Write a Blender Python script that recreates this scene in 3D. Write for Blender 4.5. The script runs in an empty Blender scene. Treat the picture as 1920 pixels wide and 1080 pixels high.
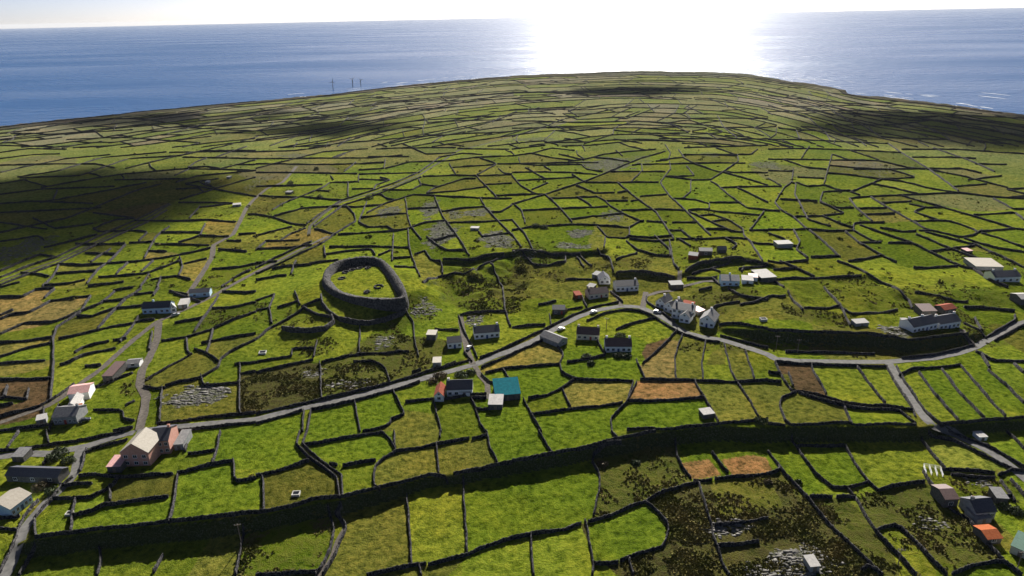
import bpy, bmesh, math, random
import numpy as np
from mathutils import Vector, Matrix
R = math.radians
random.seed(7)
rng = np.random.default_rng(11)
scene = bpy.context.scene
C = scene.collection

# ------------------------------------------------------------------ camera
CAM_Z = 160.0
PITCH, ROLL, FPX = R(21.80), R(1.2), 1280.0
cd = bpy.data.cameras.new('camera'); cam = bpy.data.objects.new('camera', cd); C.objects.link(cam)
cd.sensor_width = 36.0; cd.lens = 36.0 * FPX / 1920.0; cd.clip_start = 1.0; cd.clip_end = 200000.0
fwd = Vector((0, math.cos(PITCH), -math.sin(PITCH)))
rt0 = Vector((1, 0, 0)); up0 = rt0.cross(fwd)
rgt = rt0 * math.cos(ROLL) - up0 * math.sin(ROLL)
upv = rt0 * math.sin(ROLL) + up0 * math.cos(ROLL)
m = Matrix((rgt, upv, -fwd)).transposed().to_4x4(); m.translation = Vector((0, 0, CAM_Z))
cam.matrix_world = m
scene.camera = cam

# ------------------------------------------------------------------ world, sun, exposure
SUN_AZ, SUN_EL = R(10.6), R(28.0)          # azimuth measured from +Y towards +X
w = bpy.data.worlds.new('World'); scene.world = w; w.use_nodes = True
nt = w.node_tree; bg = nt.nodes['Background']
sky = nt.nodes.new('ShaderNodeTexSky'); sky.sky_type = 'NISHITA'; sky.sun_disc = False
sky.sun_elevation = SUN_EL; sky.sun_rotation = SUN_AZ; sky.altitude = 100; sky.air_density = 0.30; sky.dust_density = 0.8; sky.ozone_density = 1.2
nt.links.new(sky.outputs[0], bg.inputs[0]); bg.inputs[1].default_value = 0.05
sd = bpy.data.lights.new('sun', 'SUN'); sd.energy = 5.0; sd.angle = R(0.5); sd.color = (1.0, 0.95, 0.86)
so = bpy.data.objects.new('sun', sd); C.objects.link(so)
SUNV = Vector((math.sin(SUN_AZ) * math.cos(SUN_EL), math.cos(SUN_AZ) * math.cos(SUN_EL), math.sin(SUN_EL)))
so.rotation_euler = SUNV.to_track_quat('Z', 'Y').to_euler(); so.location = SUNV * 900
scene.view_settings.view_transform = 'Standard'; scene.view_settings.look = 'None'
scene.view_settings.gamma = 1.0; scene.view_settings.use_curve_mapping = False
scene.view_settings.exposure = 1.1
scene.cycles.transparent_max_bounces = 24; scene.cycles.max_bounces = 5; scene.cycles.diffuse_bounces = 2; scene.cycles.glossy_bounces = 2

# ------------------------------------------------------------------ small helpers
def hsh(ix, iy, s):
    h = (ix.astype(np.int64) * 374761393 + iy.astype(np.int64) * 668265263 + s * 974634777) & 0x7fffffff
    h = ((h ^ (h >> 13)) * 1274126177) & 0x7fffffff
    return ((h ^ (h >> 16)) & 0xffffff) / float(0xffffff)
def vnoise(x, y, sc, s):
    x = np.asarray(x, float) / sc; y = np.asarray(y, float) / sc
    ix = np.floor(x); iy = np.floor(y); fx = x - ix; fy = y - iy
    fx = fx * fx * (3 - 2 * fx); fy = fy * fy * (3 - 2 * fy)
    a = hsh(ix, iy, s); b = hsh(ix + 1, iy, s); c = hsh(ix, iy + 1, s); d = hsh(ix + 1, iy + 1, s)
    return (a + (b - a) * fx) * (1 - fy) + (c + (d - c) * fx) * fy - 0.5
def sstep(t):
    t = np.clip(t, 0, 1); return t * t * (3 - 2 * t)
F_, R_, U_ = np.array(fwd), np.array(rgt), np.array(upv)
def rays(px):
    px = np.atleast_2d(np.asarray(px, float))
    d = F_[None] + R_[None] * ((px[:, 0] - 960) / FPX)[:, None] + U_[None] * ((540 - px[:, 1]) / FPX)[:, None]
    return d
def plane_at(px, z):
    d = rays(px); t = (CAM_Z - np.asarray(z)) / -d[:, 2]
    return np.stack([d[:, 0] * t, d[:, 1] * t], 1)
def project(P):
    P = np.atleast_2d(np.asarray(P, float)) - np.array([0, 0, CAM_Z])
    f = P @ F_; return np.stack([960 + FPX * (P @ R_) / f, 540 - FPX * (P @ U_) / f], 1)

# ------------------------------------------------------------------ terrain height
COAST_PX = [(-260, 262), (-120, 250), (0, 238), (100, 227), (300, 207), (480, 190), (620, 177), (760, 160), (900, 147), (960, 142), (1040, 138), (1080, 137),
            (1150, 134), (1200, 132), (1260, 134), (1330, 134), (1400, 138), (1440, 145), (1480, 152), (1530, 158), (1575, 168), (1590, 176), (1620, 181),
            (1650, 182), (1740, 193), (1800, 200), (1920, 218), (2040, 236), (2200, 262)]
coast = plane_at(COAST_PX, 5.0)
coast_full = np.vstack([[[-900, -350]], [[-1000, 60]], coast, [[1150, 60]], [[1000, -350]], [[0, -700]]])
ca = np.arctan2(coast_full[:, 0], coast_full[:, 1]); cr = np.hypot(coast_full[:, 0], coast_full[:, 1])
o_ = np.argsort(ca); ca, cr = ca[o_], cr[o_]
ca = np.concatenate([[ca[-1] - 2 * math.pi], ca, [ca[0] + 2 * math.pi]]); cr = np.concatenate([[cr[-1]], cr, [cr[0]]])
def coast_r(x, y):
    a = np.arctan2(x, y)
    return np.interp(a, ca, cr) + vnoise(a * 900, a * 0, 9, 3) * 14 + vnoise(a * 900, a * 0, 2.2, 5) * 8
scarps = []
knolls = []
def zf(x, y):
    x = np.asarray(x, float); y = np.asarray(y, float)
    r = np.hypot(x, y)
    z = 10 - 4.5 * sstep((r - 700) / 1300) + vnoise(x, y, 120, 21) * 2.2 * sstep((r - 350) / 300) * (1 - .6 * sstep((r - 900) / 500)) + vnoise(x, y, 45, 22) * 0.9
    for sx, sy, sh, wd, L in scarps:
        yl = np.interp(x, sx, sy); h = np.interp(x, sx, sh)
        dd = y - yl + vnoise(x, y, 6, 31) * 1.2
        z = z + h * sstep((dd + wd) / wd) * np.exp(-np.maximum(dd, 0) / L)
    for kx, ky, r0, r1, h in knolls:
        q = np.hypot(x - kx, y - ky) + vnoise(x, y, 14, 8) * 4
        z = z + h * (1 - sstep((q - r0) / (r1 - r0)))
    z = z + hum(x, y)
    dr = coast_r(x, y) - r
    return z * sstep(dr / 9.0 + 0.15) - 9 * (1 - sstep(dr / 9.0 + 0.15))
HUM = []
def hum(x, y):
    o = vnoise(x, y, 4.5, 41) * 0.26 + vnoise(x, y, 1.9, 42) * 0.18
    for hx, hy, hr, ha in HUM:
        k = 1 - sstep(np.hypot(x - hx, y - hy) / hr)
        o = o + k * ha * (vnoise(x, y, 15, 43) * 1.4 + vnoise(x, y, 6, 44) * 0.8)
    return o
def add_scarp(pts, wd=3.6, L=260):
    pts = np.array(pts, float); z = np.full(len(pts), 12.0)
    for _ in range(6):
        p = plane_at(pts[:, :2], z); z = zf(p[:, 0], p[:, 1] ) + pts[:, 2]
    o = np.argsort(p[:, 0]); scarps.append((p[o, 0], p[o, 1], pts[o, 2], wd, L))
def ground(px):
    """first hit of the rays through the given photo points with the terrain"""
    d = rays(px); n = len(d)
    ts = 130 * (1.012 ** np.arange(330))
    X = d[:, None, 0] * ts; Y = d[:, None, 1] * ts; Z = CAM_Z + d[:, None, 2] * ts
    below = Z < zf(X, Y)
    k = np.where(below.any(1), below.argmax(1), len(ts) - 1); k = np.maximum(k, 1)
    lo, hi = ts[k - 1], ts[k]
    for _ in range(14):
        mid = (lo + hi) / 2
        b = (CAM_Z + d[:, 2] * mid) < zf(d[:, 0] * mid, d[:, 1] * mid)
        hi = np.where(b, mid, hi); lo = np.where(b, lo, mid)
    x, y = d[:, 0] * hi, d[:, 1] * hi
    return np.stack([x, y, zf(x, y)], 1)
add_scarp([(20, 1020, 0), (68, 1012, 4.5), (170, 997, 4.6), (315, 984, 4.8), (480, 964, 4.6), (560, 950, 4.5), (640, 934, 4.4), (715, 917, 3.8), (805, 893, 3.2), (850, 889, 3.2),
           (950, 867, 3.6), (1035, 853, 3.8), (1140, 829, 4.0), (1230, 811, 4.6), (1350, 797, 5), (1440, 801, 5), (1600, 799, 5), (1720, 801, 4.4), (1760, 798, 3.5), (1920, 786, 3.2), (2150, 780, 3)], 3.2)
add_scarp([(1330, 612, 0), (1365, 612, 2.6), (1440, 620, 4.6), (1515, 624, 5), (1615, 625, 5), (1680, 633, 4.8), (1702, 639, 4.4), (1740, 635, 4), (1815, 626, 3), (1868, 612, 0.6), (1900, 600, 0)], 5.0)
add_scarp([(815, 490, 0), (832, 488, 2.4), (945, 474, 3.6), (1060, 470, 3.2), (1130, 468, 2.6), (1150, 470, 0)], 4, 120)
add_scarp([(1142, 512, 0), (1160, 512, 2.4), (1200, 508, 2.6), (1265, 518, 2.4), (1290, 505, 2.2), (1310, 492, 3), (1360, 484, 3.2), (1400, 482, 3), (1440, 492, 2.6), (1478, 506, 0)], 4, 140)
kp = plane_at([(686, 528)], 20.0)[0]
knolls.append((kp[0], kp[1], 23, 52, 6.6))
kp2 = plane_at([(585, 612)], 15.0)[0]
knolls.append((kp2[0], kp2[1], 9, 24, 2.6))
kp3 = plane_at([(1570, 173)], 6.0)[0]; knolls.append((kp3[0], kp3[1], 10, 34, 4.0))
for hp, hr, ha in (((900, 540), 75, 2.2), ((985, 500), 60, 2.5), ((1350, 560), 70, 1.8), ((1540, 590), 60, 1.4), ((1620, 560), 70, 1.6), ((1800, 545), 80, 1.5), ((600, 690), 50, 1.2),
                   ((720, 650), 45, 1.4), ((1380, 960), 45, 1.5), ((1640, 980), 40, 1.1), ((850, 510), 70, 2.0), ((1150, 480), 60, 1.6), ((1040, 940), 26, .8)):
    q = plane_at([hp], 14)[0]; HUM.append((q[0], q[1], hr, ha))

# ------------------------------------------------------------------ object bookkeeping
def link(o): C.objects.link(o); return o
def tag(o, label=None, cat=None, group=None, kind=None):
    for k, v in (('label', label), ('category', cat), ('group', group), ('kind', kind)):
        if v: o[k] = v
    return o
def thing(name, loc, label, cat, group=None, rz=0):
    o = link(bpy.data.objects.new(name, None)); o.location = loc; o.rotation_euler = (0, 0, rz); o.empty_display_size = 0.5
    return tag(o, label, cat, group)
class MB:
    def __init__(s): s.v = []; s.f = []
    def quad(s, a, b, c, d):
        n = len(s.v); s.v += [tuple(a), tuple(b), tuple(c), tuple(d)]; s.f.append((n, n + 1, n + 2, n + 3))
    def poly(s, pts):
        n = len(s.v); s.v += [tuple(p) for p in pts]; s.f.append(tuple(range(n, n + len(pts))))
    def box(s, x0, x1, y0, y1, z0, z1):
        n = len(s.v)
        s.v += [(x0, y0, z0), (x1, y0, z0), (x1, y1, z0), (x0, y1, z0), (x0, y0, z1), (x1, y0, z1), (x1, y1, z1), (x0, y1, z1)]
        s.f += [tuple(n + i for i in q) for q in ((3, 2, 1, 0), (4, 5, 6, 7), (0, 1, 5, 4), (1, 2, 6, 5), (2, 3, 7, 6), (3, 0, 4, 7))]
    def tube(s, a, b, r0, r1, k=8):
        a = Vector(a); b = Vector(b); d = (b - a).normalized(); u = d.orthogonal().normalized(); w_ = d.cross(u); n = len(s.v)
        for p, r in ((a, r0), (b, r1)):
            for i in range(k):
                t = 2 * math.pi * i / k; s.v.append(tuple(p + u * (r * math.cos(t)) + w_ * (r * math.sin(t))))
        for i in range(k): j = (i + 1) % k; s.f.append((n + i, n + j, n + k + j, n + k + i))
        s.f.append(tuple(n + i for i in reversed(range(k)))); s.f.append(tuple(n + k + i for i in range(k)))
    def prism(s, prof, y0, y1):
        """profile of (x, z) points, swept along y"""
        n = len(s.v); k = len(prof)
        s.v += [(p[0], y0, p[1]) for p in prof] + [(p[0], y1, p[1]) for p in prof]
        s.f.append(tuple(range(n, n + k))); s.f.append(tuple(reversed(range(n + k, n + 2 * k))))
        for i in range(k): j = (i + 1) % k; s.f.append((n + j, n + i, n + k + i, n + k + j))
    def build(s, name, mat, parent=None, smooth=False):
        me = bpy.data.meshes.new(name); me.from_pydata(s.v, [], s.f); me.update()
        if smooth: me.polygons.foreach_set('use_smooth', [True] * len(me.polygons))
        if mat: me.materials.append(mat)
        o = link(bpy.data.objects.new(name, me))
        if parent: o.parent = parent
        return o
def np_mesh(name, V, F, mat, smooth=False):
    me = bpy.data.meshes.new(name); V = np.asarray(V, np.float32); F = np.asarray(F, np.int32)
    me.vertices.add(len(V)); me.vertices.foreach_set('co', V.ravel())
    k = F.shape[1]; me.loops.add(F.size); me.loops.foreach_set('vertex_index', F.ravel())
    me.polygons.add(len(F)); me.polygons.foreach_set('loop_start', np.arange(0, F.size, k, dtype=np.int32)); me.polygons.foreach_set('loop_total', np.full(len(F), k, np.int32))
    if smooth: me.polygons.foreach_set('use_smooth', np.ones(len(F), bool))
    me.update(calc_edges=True)
    if mat: me.materials.append(mat)
    return link(bpy.data.objects.new(name, me))

# ------------------------------------------------------------------ materials
def mat_new(name, rough=0.9, spec=0.3):
    m = bpy.data.materials.new(name); m.use_nodes = True; b = m.node_tree.nodes['Principled BSDF']
    b.inputs['Roughness'].default_value = rough; b.inputs['Specular IOR Level'].default_value = spec
    return m, m.node_tree, b
def mottled(name, c0, c1, scale=2.0, rough=0.9, bump=0.15, spec=0.3, detail=5, dist=0.1):
    m, t, b = mat_new(name, rough, spec); N, L = t.nodes, t.links
    g = N.new('ShaderNodeNewGeometry'); n = N.new('ShaderNodeTexNoise'); n.inputs['Scale'].default_value = scale; n.inputs['Detail'].default_value = detail
    L.new(g.outputs['Position'], n.inputs['Vector'])
    r = N.new('ShaderNodeValToRGB'); r.color_ramp.elements[0].position = 0.32; r.color_ramp.elements[1].position = 0.68
    r.color_ramp.elements[0].color = (*c0, 1); r.color_ramp.elements[1].color = (*c1, 1)
    L.new(n.outputs['Fac'], r.inputs[0]); L.new(r.outputs[0], b.inputs['Base Color'])
    if bump:
        bp = N.new('ShaderNodeBump'); bp.inputs['Strength'].default_value = bump; bp.inputs['Distance'].default_value = dist
        L.new(n.outputs['Fac'], bp.inputs['Height']); L.new(bp.outputs[0], b.inputs['Normal'])
    return m
def c8(r, g, b):
    f = lambda u: (u / 255 / 12.92) if u < 11 else ((u / 255 + .055) / 1.055) ** 2.4
    return (f(r), f(g), f(b))
M = {}
M['white'] = mottled('painted_render', (.78, .78, .77), (.88, .88, .87), 1.2, .8, .05)
M['cream'] = mottled('cream_render', (.55, .50, .40), (.68, .63, .52), 1.2, .8, .05)
M['pink'] = mottled('pink_render', (.50, .25, .19), (.60, .33, .26), 1.2, .8, .05)
M['blue'] = mottled('pale_blue_render', (.42, .58, .72), (.52, .68, .8), 1.2, .8, .05)
M['greywall'] = mottled('grey_render', (.22, .23, .24), (.33, .33, .33), 1.0, .85, .1)
M['darkwall'] = mottled('weathered_wall', (.07, .07, .07), (.14, .13, .12), 1.5, .9, .2)
M['slate'] = mottled('dark_slate', (.035, .038, .05), (.07, .07, .085), 2.5, .5, .15, .5)
M['brown_roof'] = mottled('brown_tile', (.09, .05, .045), (.15, .09, .08), 2.5, .6, .15, .4)
M['grey_roof'] = mottled('grey_sheet', (.13, .13, .135), (.22, .215, .21), 1.4, .75, .1, .2)
M['cream_roof'] = mottled('sun_bleached_roof', (.30, .27, .22), (.38, .34, .28), 1.4, .7, .1, .3)
M['white_roof'] = mottled('pale_sheet_roof', (.30, .29, .28), (.42, .40, .38), 1.2, .8, .05, .2)
M['red_roof'] = mottled('red_sheet_roof', (.22, .05, .03), (.32, .09, .05), 1.4, .9, .1, .1)
M['orange_roof'] = mottled('orange_tile_roof', (.30, .075, .025), (.40, .12, .045), 1.6, .9, .1, .1)
M['pink_roof'] = mottled('faded_pink_roof', (.50, .27, .25), (.62, .36, .33), 1.4, .6, .1, .4)
M['teal_roof'] = mottled('turquoise_sheet', (.002, .085, .11), (.004, .12, .15), .9, .9, .05, .05)
M['green_roof'] = mottled('green_sheet', (.03, .09, .06), (.05, .13, .09), 1.2, .5, .05, .5)
M['glass'] = mottled('window_glass', (.015, .018, .022), (.03, .035, .04), 1, .08, 0, .6)
M['frame'] = mottled('white_frame', (.7, .7, .7), (.8, .8, .8), 1, .6, 0)
M['door_red'] = mottled('red_door', (.28, .04, .03), (.34, .06, .04), 1, .5, 0)
M['door_blue'] = mottled('blue_door', (.03, .07, .2), (.05, .1, .26), 1, .5, 0)
M['wood'] = mottled('grey_timber', (.13, .1, .08), (.24, .19, .15), 3, .8, .1)
M['metal'] = mottled('dull_metal', (.35, .36, .38), (.5, .5, .52), 2, .4, .05, .6)
M['concrete'] = mottled('concrete', (.42, .41, .38), (.58, .56, .52), 1, .85, .1)
M['rubber'] = mottled('tyre_rubber', (.015, .015, .015), (.03, .03, .03), 3, .8, 0)
M['car_white'] = mottled('white_car_paint', (.72, .72, .72), (.78, .78, .78), .5, .25, 0, .6)
M['car_dark'] = mottled('dark_car_paint', (.03, .035, .045), (.045, .05, .06), .5, .25, 0, .6)
M['car_silver'] = mottled('silver_car_paint', (.42, .43, .45), (.48, .49, .51), .5, .25, 0, .6)
M['leaf'] = mottled('bush_leaf', (.028, .045, .012), (.06, .085, .022), .5, .7, 0)
M['leaf_brown'] = mottled('brown_bush_leaf', (.07, .055, .022), (.12, .085, .035), .5, .7, 0)
M['bark'] = mottled('bark', (.05, .04, .03), (.1, .08, .06), 4, .9, .2)

# ------------------------------------------------------------------ traced lines: each block holds quarter-pixel coordinates from a corner of the photo plan
TR = {
(0, 810): """640,160 700,130 960,60;650,130 600,300;600,335 900,345 1130,330 1300,318;1330,315 1560,255 1750,220;1750,215 1762,380 1920,352;1335,310 1310,480 1290,600 1265,690;
780,555 1000,525 1265,492;540,640 700,600 780,560;400,505 560,505 700,490 790,440 850,410 885,350;570,500 545,600 530,750;270,800 258,700 262,650;550,345 470,405 420,470 330,570 262,650;
270,800 680,740 1100,700 1500,655 1920,612;1410,170 1610,145;1655,0 1610,200 1590,240;270,850 230,940 150,1080;750,870 760,960 730,1080;1220,930 1150,1060;1820,720 1810,870 1770,1080;
290,520 170,650 120,820 0,1060;0,730 130,735;60,120 140,0;350,0 370,90;0,150 370,105 700,50 1000,-30;320,250 385,180;450,400 690,395;830,410 820,520;0,655 90,650 150,640;1410,20 1385,150""",
(480, 810): """0,335 200,290 400,222;330,0 300,100 410,210 530,290 610,350 632,500;385,0 345,100 500,240 640,330 655,490;365,105 650,52 950,5;950,5 1020,70 1050,150;1050,150 940,215 890,270 885,400 935,440;
550,250 610,255;650,262 900,218;1050,152 1340,102 1600,52;1620,55 1735,28;1035,0 1045,120;1350,90 1370,310;1385,0 1380,45;1730,0 1760,130 1815,235;50,340 60,600;
0,612 300,560 430,510 640,490 800,450 930,420 1150,370 1300,325 1400,330 1460,352 1440,390;1480,320 1850,238 1920,226;540,570 590,720 560,880 500,1010 440,1080;640,540 590,610 690,700 640,800 590,940 500,1080;
1130,480 1150,720 1165,1000;1550,340 1560,560 1585,910;830,1080 1165,1010 1280,995;1290,1000 1590,925 1700,870 1920,800;0,1076 460,1060;1220,1010 1235,1080""",
(960, 810): """200,0 300,165;745,0 790,50;0,220 300,170 600,112 740,68;820,75 700,100 610,165 600,230 660,320 650,450 610,630;740,68 900,32 1080,0;0,800 140,775 400,732 520,692;
570,680 750,630 900,555 1000,530;1000,530 1130,460 1300,402 1400,390;1000,530 1090,600 1180,710 1140,860 870,950 810,975;800,985 610,992;550,670 585,850 610,1000 605,1080;140,775 165,1080;880,960 910,1080;
1230,60 1235,200 1340,350;1360,372 1500,362;1520,355 1920,318;1500,160 1560,240 1620,310;1400,390 1480,670 1540,870 1600,1030 1630,1080;1520,710 1700,690 1920,655;1540,860 1850,825;1920,318 2010,300 2000,250""",
(1440, 810): """0,150 100,290 310,520 440,680 700,930 860,1080;180,30 230,150 350,310 490,430 590,425 750,380;580,110 640,230 740,370 830,450;830,445 950,405 1170,378;590,425 650,490 800,740 1000,960 1110,1080;
310,495 480,495;510,495 650,495;800,745 870,715 970,705 1100,830 1240,980 1340,1080;1150,50 1230,170 1340,290;1300,282 1500,295 1700,318;1370,322 1500,342 1700,355;1160,300 1280,480 1380,590 1500,660 1620,820 1760,970;
1380,1070 1550,1000 1760,970 1900,1080;1730,330 1830,285;1830,290 1920,300;1820,360 1920,490;1740,370 1850,530;1440,510 1660,510 1830,490;1200,0 1430,90 1640,190 1830,285;1350,0 1600,90 1740,160 1900,260 2060,400;
1790,0 1920,130;220,110 570,110;700,1040 760,1000 860,1080""",
(1440, 540): """60,560 330,580 660,592 890,592;320,580 380,700 440,800;660,592 760,720 880,870;50,560 110,690 180,775;150,640 190,740;180,770 350,800 600,878 870,888 1090,920;210,785 100,830 85,890 130,1000 170,1030;
230,790 450,862 650,908 980,920 1050,980 1110,1020;575,905 630,1030;890,592 960,730 1080,900 1110,970;960,590 1050,750 1180,930 1300,1050;980,660 1080,610 1300,600 1440,580;1130,640 1260,810 1430,1000;
1300,610 1440,800 1620,980;1450,590 1600,770 1780,970;1650,620 1800,750 1920,870;1290,1030 1600,1002 1920,975;0,1025 130,1035;170,1030 330,1030 600,1010 640,1035 900,1022 1110,1030;1560,480 1680,550 1920,555;
1600,500 1660,600;1470,270 1640,380;1640,372 1860,242 1850,210;1550,230 1600,320;420,0 540,130 620,290;150,30 260,170;270,155 540,138;0,70 130,60;540,150 620,200 850,190 970,170;930,0 1060,100 1080,160;
0,320 300,335 700,342 960,372 1050,395 1200,380 1500,345;130,485 800,500;1540,432 1400,472 1250,505 1000,530;1470,150 1600,150 1850,180;1440,340 1540,430;0,640 90,650;0,705 100,710;1840,570 1920,640;1100,40 1220,60 1500,110;
1700,400 1900,290 1920,285""",
(960, 540): """0,500 200,412 280,372;560,250 700,192 850,165 970,180 1070,222 1180,300 1280,352 1440,398 1560,410;0,430 260,308 480,198 640,140 800,110;0,300 250,280;280,200 295,290;400,170 530,150;280,380 390,500 360,570;
0,605 180,588 360,575;360,570 370,640 470,687;410,560 560,540 700,510;470,690 700,697 910,702;120,832 250,817 370,762 470,690;375,765 435,895;150,950 450,915 830,865;910,705 860,860 740,990 745,1080;
935,710 870,840;860,852 1180,848 1440,828;960,690 1370,697 1680,710 1920,697;980,570 1110,460 1240,320;930,540 1000,690;1275,360 1220,520 1230,690;1450,400 1425,560 1435,690;1590,420 1640,620 1690,710;
1750,480 1820,690;1690,715 1780,850 1850,970;1370,700 1440,830 1500,930 1550,1015;90,840 150,960 220,1080;780,320 900,270 1070,230;1010,70 1010,110 1080,155 1220,260;1500,160 1600,120 1710,110;1710,130 1920,70;
1550,280 1700,270 1920,315;200,130 330,100;740,30 830,110;1560,362 1750,412 1920,455;860,1068 1200,1062 1550,1022 1850,1000 1920,990;640,400 700,500;520,60 560,150;1400,20 1500,0;1620,0 1700,60 1920,90""",
(480, 540): """0,950 400,862 730,790 1000,720 1300,632 1600,545;1680,530 1920,432;0,1022 350,925;410,920 740,850 1030,770 1230,710;1690,600 1920,505;358,925 350,1080;412,920 385,1080;740,850 760,960 780,1080;
1030,765 1070,860 1120,950 1010,990 1000,1040 800,1080;1120,862 1320,832;1330,832 1360,960 1390,1080;1410,842 1600,805 1730,797;1610,832 1730,832;1610,832 1660,920 1750,912;1650,920 1680,1020 1720,1080;
1720,640 1850,612 1920,600;1850,612 1900,690;1690,650 1760,722 1920,700;1520,210 1560,330 1640,480 1660,530;1530,205 1870,182;1850,0 1870,180 1910,290;0,560 270,512;265,510 270,457 440,457;0,640 200,592 430,542;
480,560 490,830;460,400 430,520;490,560 620,532 800,502 1150,482;780,290 775,490;1130,180 1180,260 1190,400 1220,520;0,390 100,310 240,240 360,152;160,152 310,102;0,100 140,50;140,50 100,150 120,270;
360,152 450,200 550,220;340,150 480,90;290,30 330,130;970,610 1010,715;730,560 880,548 970,610;0,172 110,152;1340,312 1520,320;1560,480 1620,555;1500,560 1420,590;1170,640 1240,620""",
(0, 540): """0,72 170,72;170,72 270,12 410,6;410,12 330,80;380,102 680,62;0,240 100,202 220,190 310,142 380,102;0,350 190,265 410,262 600,182 760,120 860,30;760,107 940,90 1060,10;850,25 1000,0;1010,52 1150,37;
1150,60 1190,0;680,62 600,190 420,300 400,400 400,600 380,850;580,217 690,217 860,157 1070,137;0,417 200,402 390,372;0,522 200,457 380,417;0,572 340,547;0,692 380,682;440,387 690,332 850,292 990,272 1060,247 1160,242;
940,92 840,190 730,310;560,492 640,442 820,402;850,397 950,382;450,582 560,542 640,502 870,457;1040,220 980,310 900,410;640,592 760,582;1140,330 1120,470;1310,267 1530,227;1640,60 1580,150 1460,330;1590,157 1920,112;
1670,32 1920,30;1210,402 1400,372 1600,312 1750,242 1920,182;1600,310 1550,490;1510,422 1700,382 1920,347;1400,380 1410,480 1440,500;1090,700 1250,602 1440,497;1460,460 1640,552;1240,742 1500,682 1640,602 1650,542 1730,482 1920,392;
1510,660 1530,740 1800,712;1800,570 1800,950;1760,577 1920,562;1800,652 1920,632;1220,750 1200,1000;1080,742 1240,752;1180,1030 1500,982 1920,942;1200,1095 1400,1072 1650,1042 1920,1012;700,920 920,920 930,980 1010,1000;
940,890 1010,850;980,1050 850,1080;0,970 300,892 440,812 560,722;0,890 100,872;0,842 30,820 200,842;370,1080 440,880;0,1076 270,1042 370,1032;330,900 330,970;690,762 1000,642;200,842 220,760;30,820 60,740;100,170 0,210""",
(0, 270): """0,960 150,892 300,832 430,852;0,1062 200,985 440,900 700,772 900,682 1100,592 1250,500;0,1005 200,925 430,850 700,715 900,625 1100,535 1270,450;160,970 300,980 370,997;320,1080 410,980 440,912;420,977 600,962 730,957;320,1067 500,1052 640,1022;430,902 620,912 900,892 1000,887 1230,857 1440,817 1580,782;640,822 870,832;
830,790 680,890;940,760 840,870 740,940 650,1050;740,1002 900,992 1110,972 1350,882;660,1072 930,1037;960,895 870,980;1150,880 1060,960;1050,1080 1120,980;1130,1022 1330,992 1430,1022;1350,850 1370,920 1340,990;
1380,902 1550,862;570,752 760,757 940,752;970,747 1160,737;700,640 750,662 1000,652 1110,662 1040,730;1270,620 1170,700 1080,860;1010,577 1300,582 1550,572 1770,587;1210,667 1510,667;1540,600 1500,690;1500,692 1720,697;
1340,742 1500,692;1160,752 1570,762;1500,470 1420,560;1110,802 1250,812;1340,442 1600,442 1750,447;700,640 860,572 1010,562;0,737 290,692 330,722;0,670 200,622 500,562 850,422 1050,342 1210,302;330,782 500,742 730,682;
1350,422 1540,362 1700,312 1920,252;1320,342 1490,332 1530,362;300,442 700,372 1100,292;0,382 300,342 620,332 860,322;0,452 250,432 700,452;0,592 350,642;130,252 450,202 770,102 1250,62;150,257 600,242 960,112 1350,92 1750,2;
0,217 150,182 500,112 830,82;0,162 440,152 730,152 860,182;0,112 250,82 450,77;0,67 220,37 500,42;0,12 400,22;310,332 700,262 900,232 1400,187 1620,192 1920,202;940,187 1290,102 1500,52 1920,52;860,272 1400,262;
1410,182 1550,172 1650,187;1420,190 1310,240;1650,192 1920,122;1620,102 1850,22;1270,67 1920,62;1370,102 1920,112;1770,157 1920,157;1320,292 1480,242 1920,202;1390,302 1640,262;1590,942 1770,932 1920,902;
1880,950 1750,1010 1660,1080;1640,792 1850,812;1790,682 1920,672;1700,727 1810,732;1860,532 1920,532;1210,1000 1180,1080;0,520 400,500 760,480;0,300 200,270;400,420 430,350;700,520 900,545 1010,560;250,560 420,640 700,600;550,30 800,20;0,1078 150,1040""",
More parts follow.
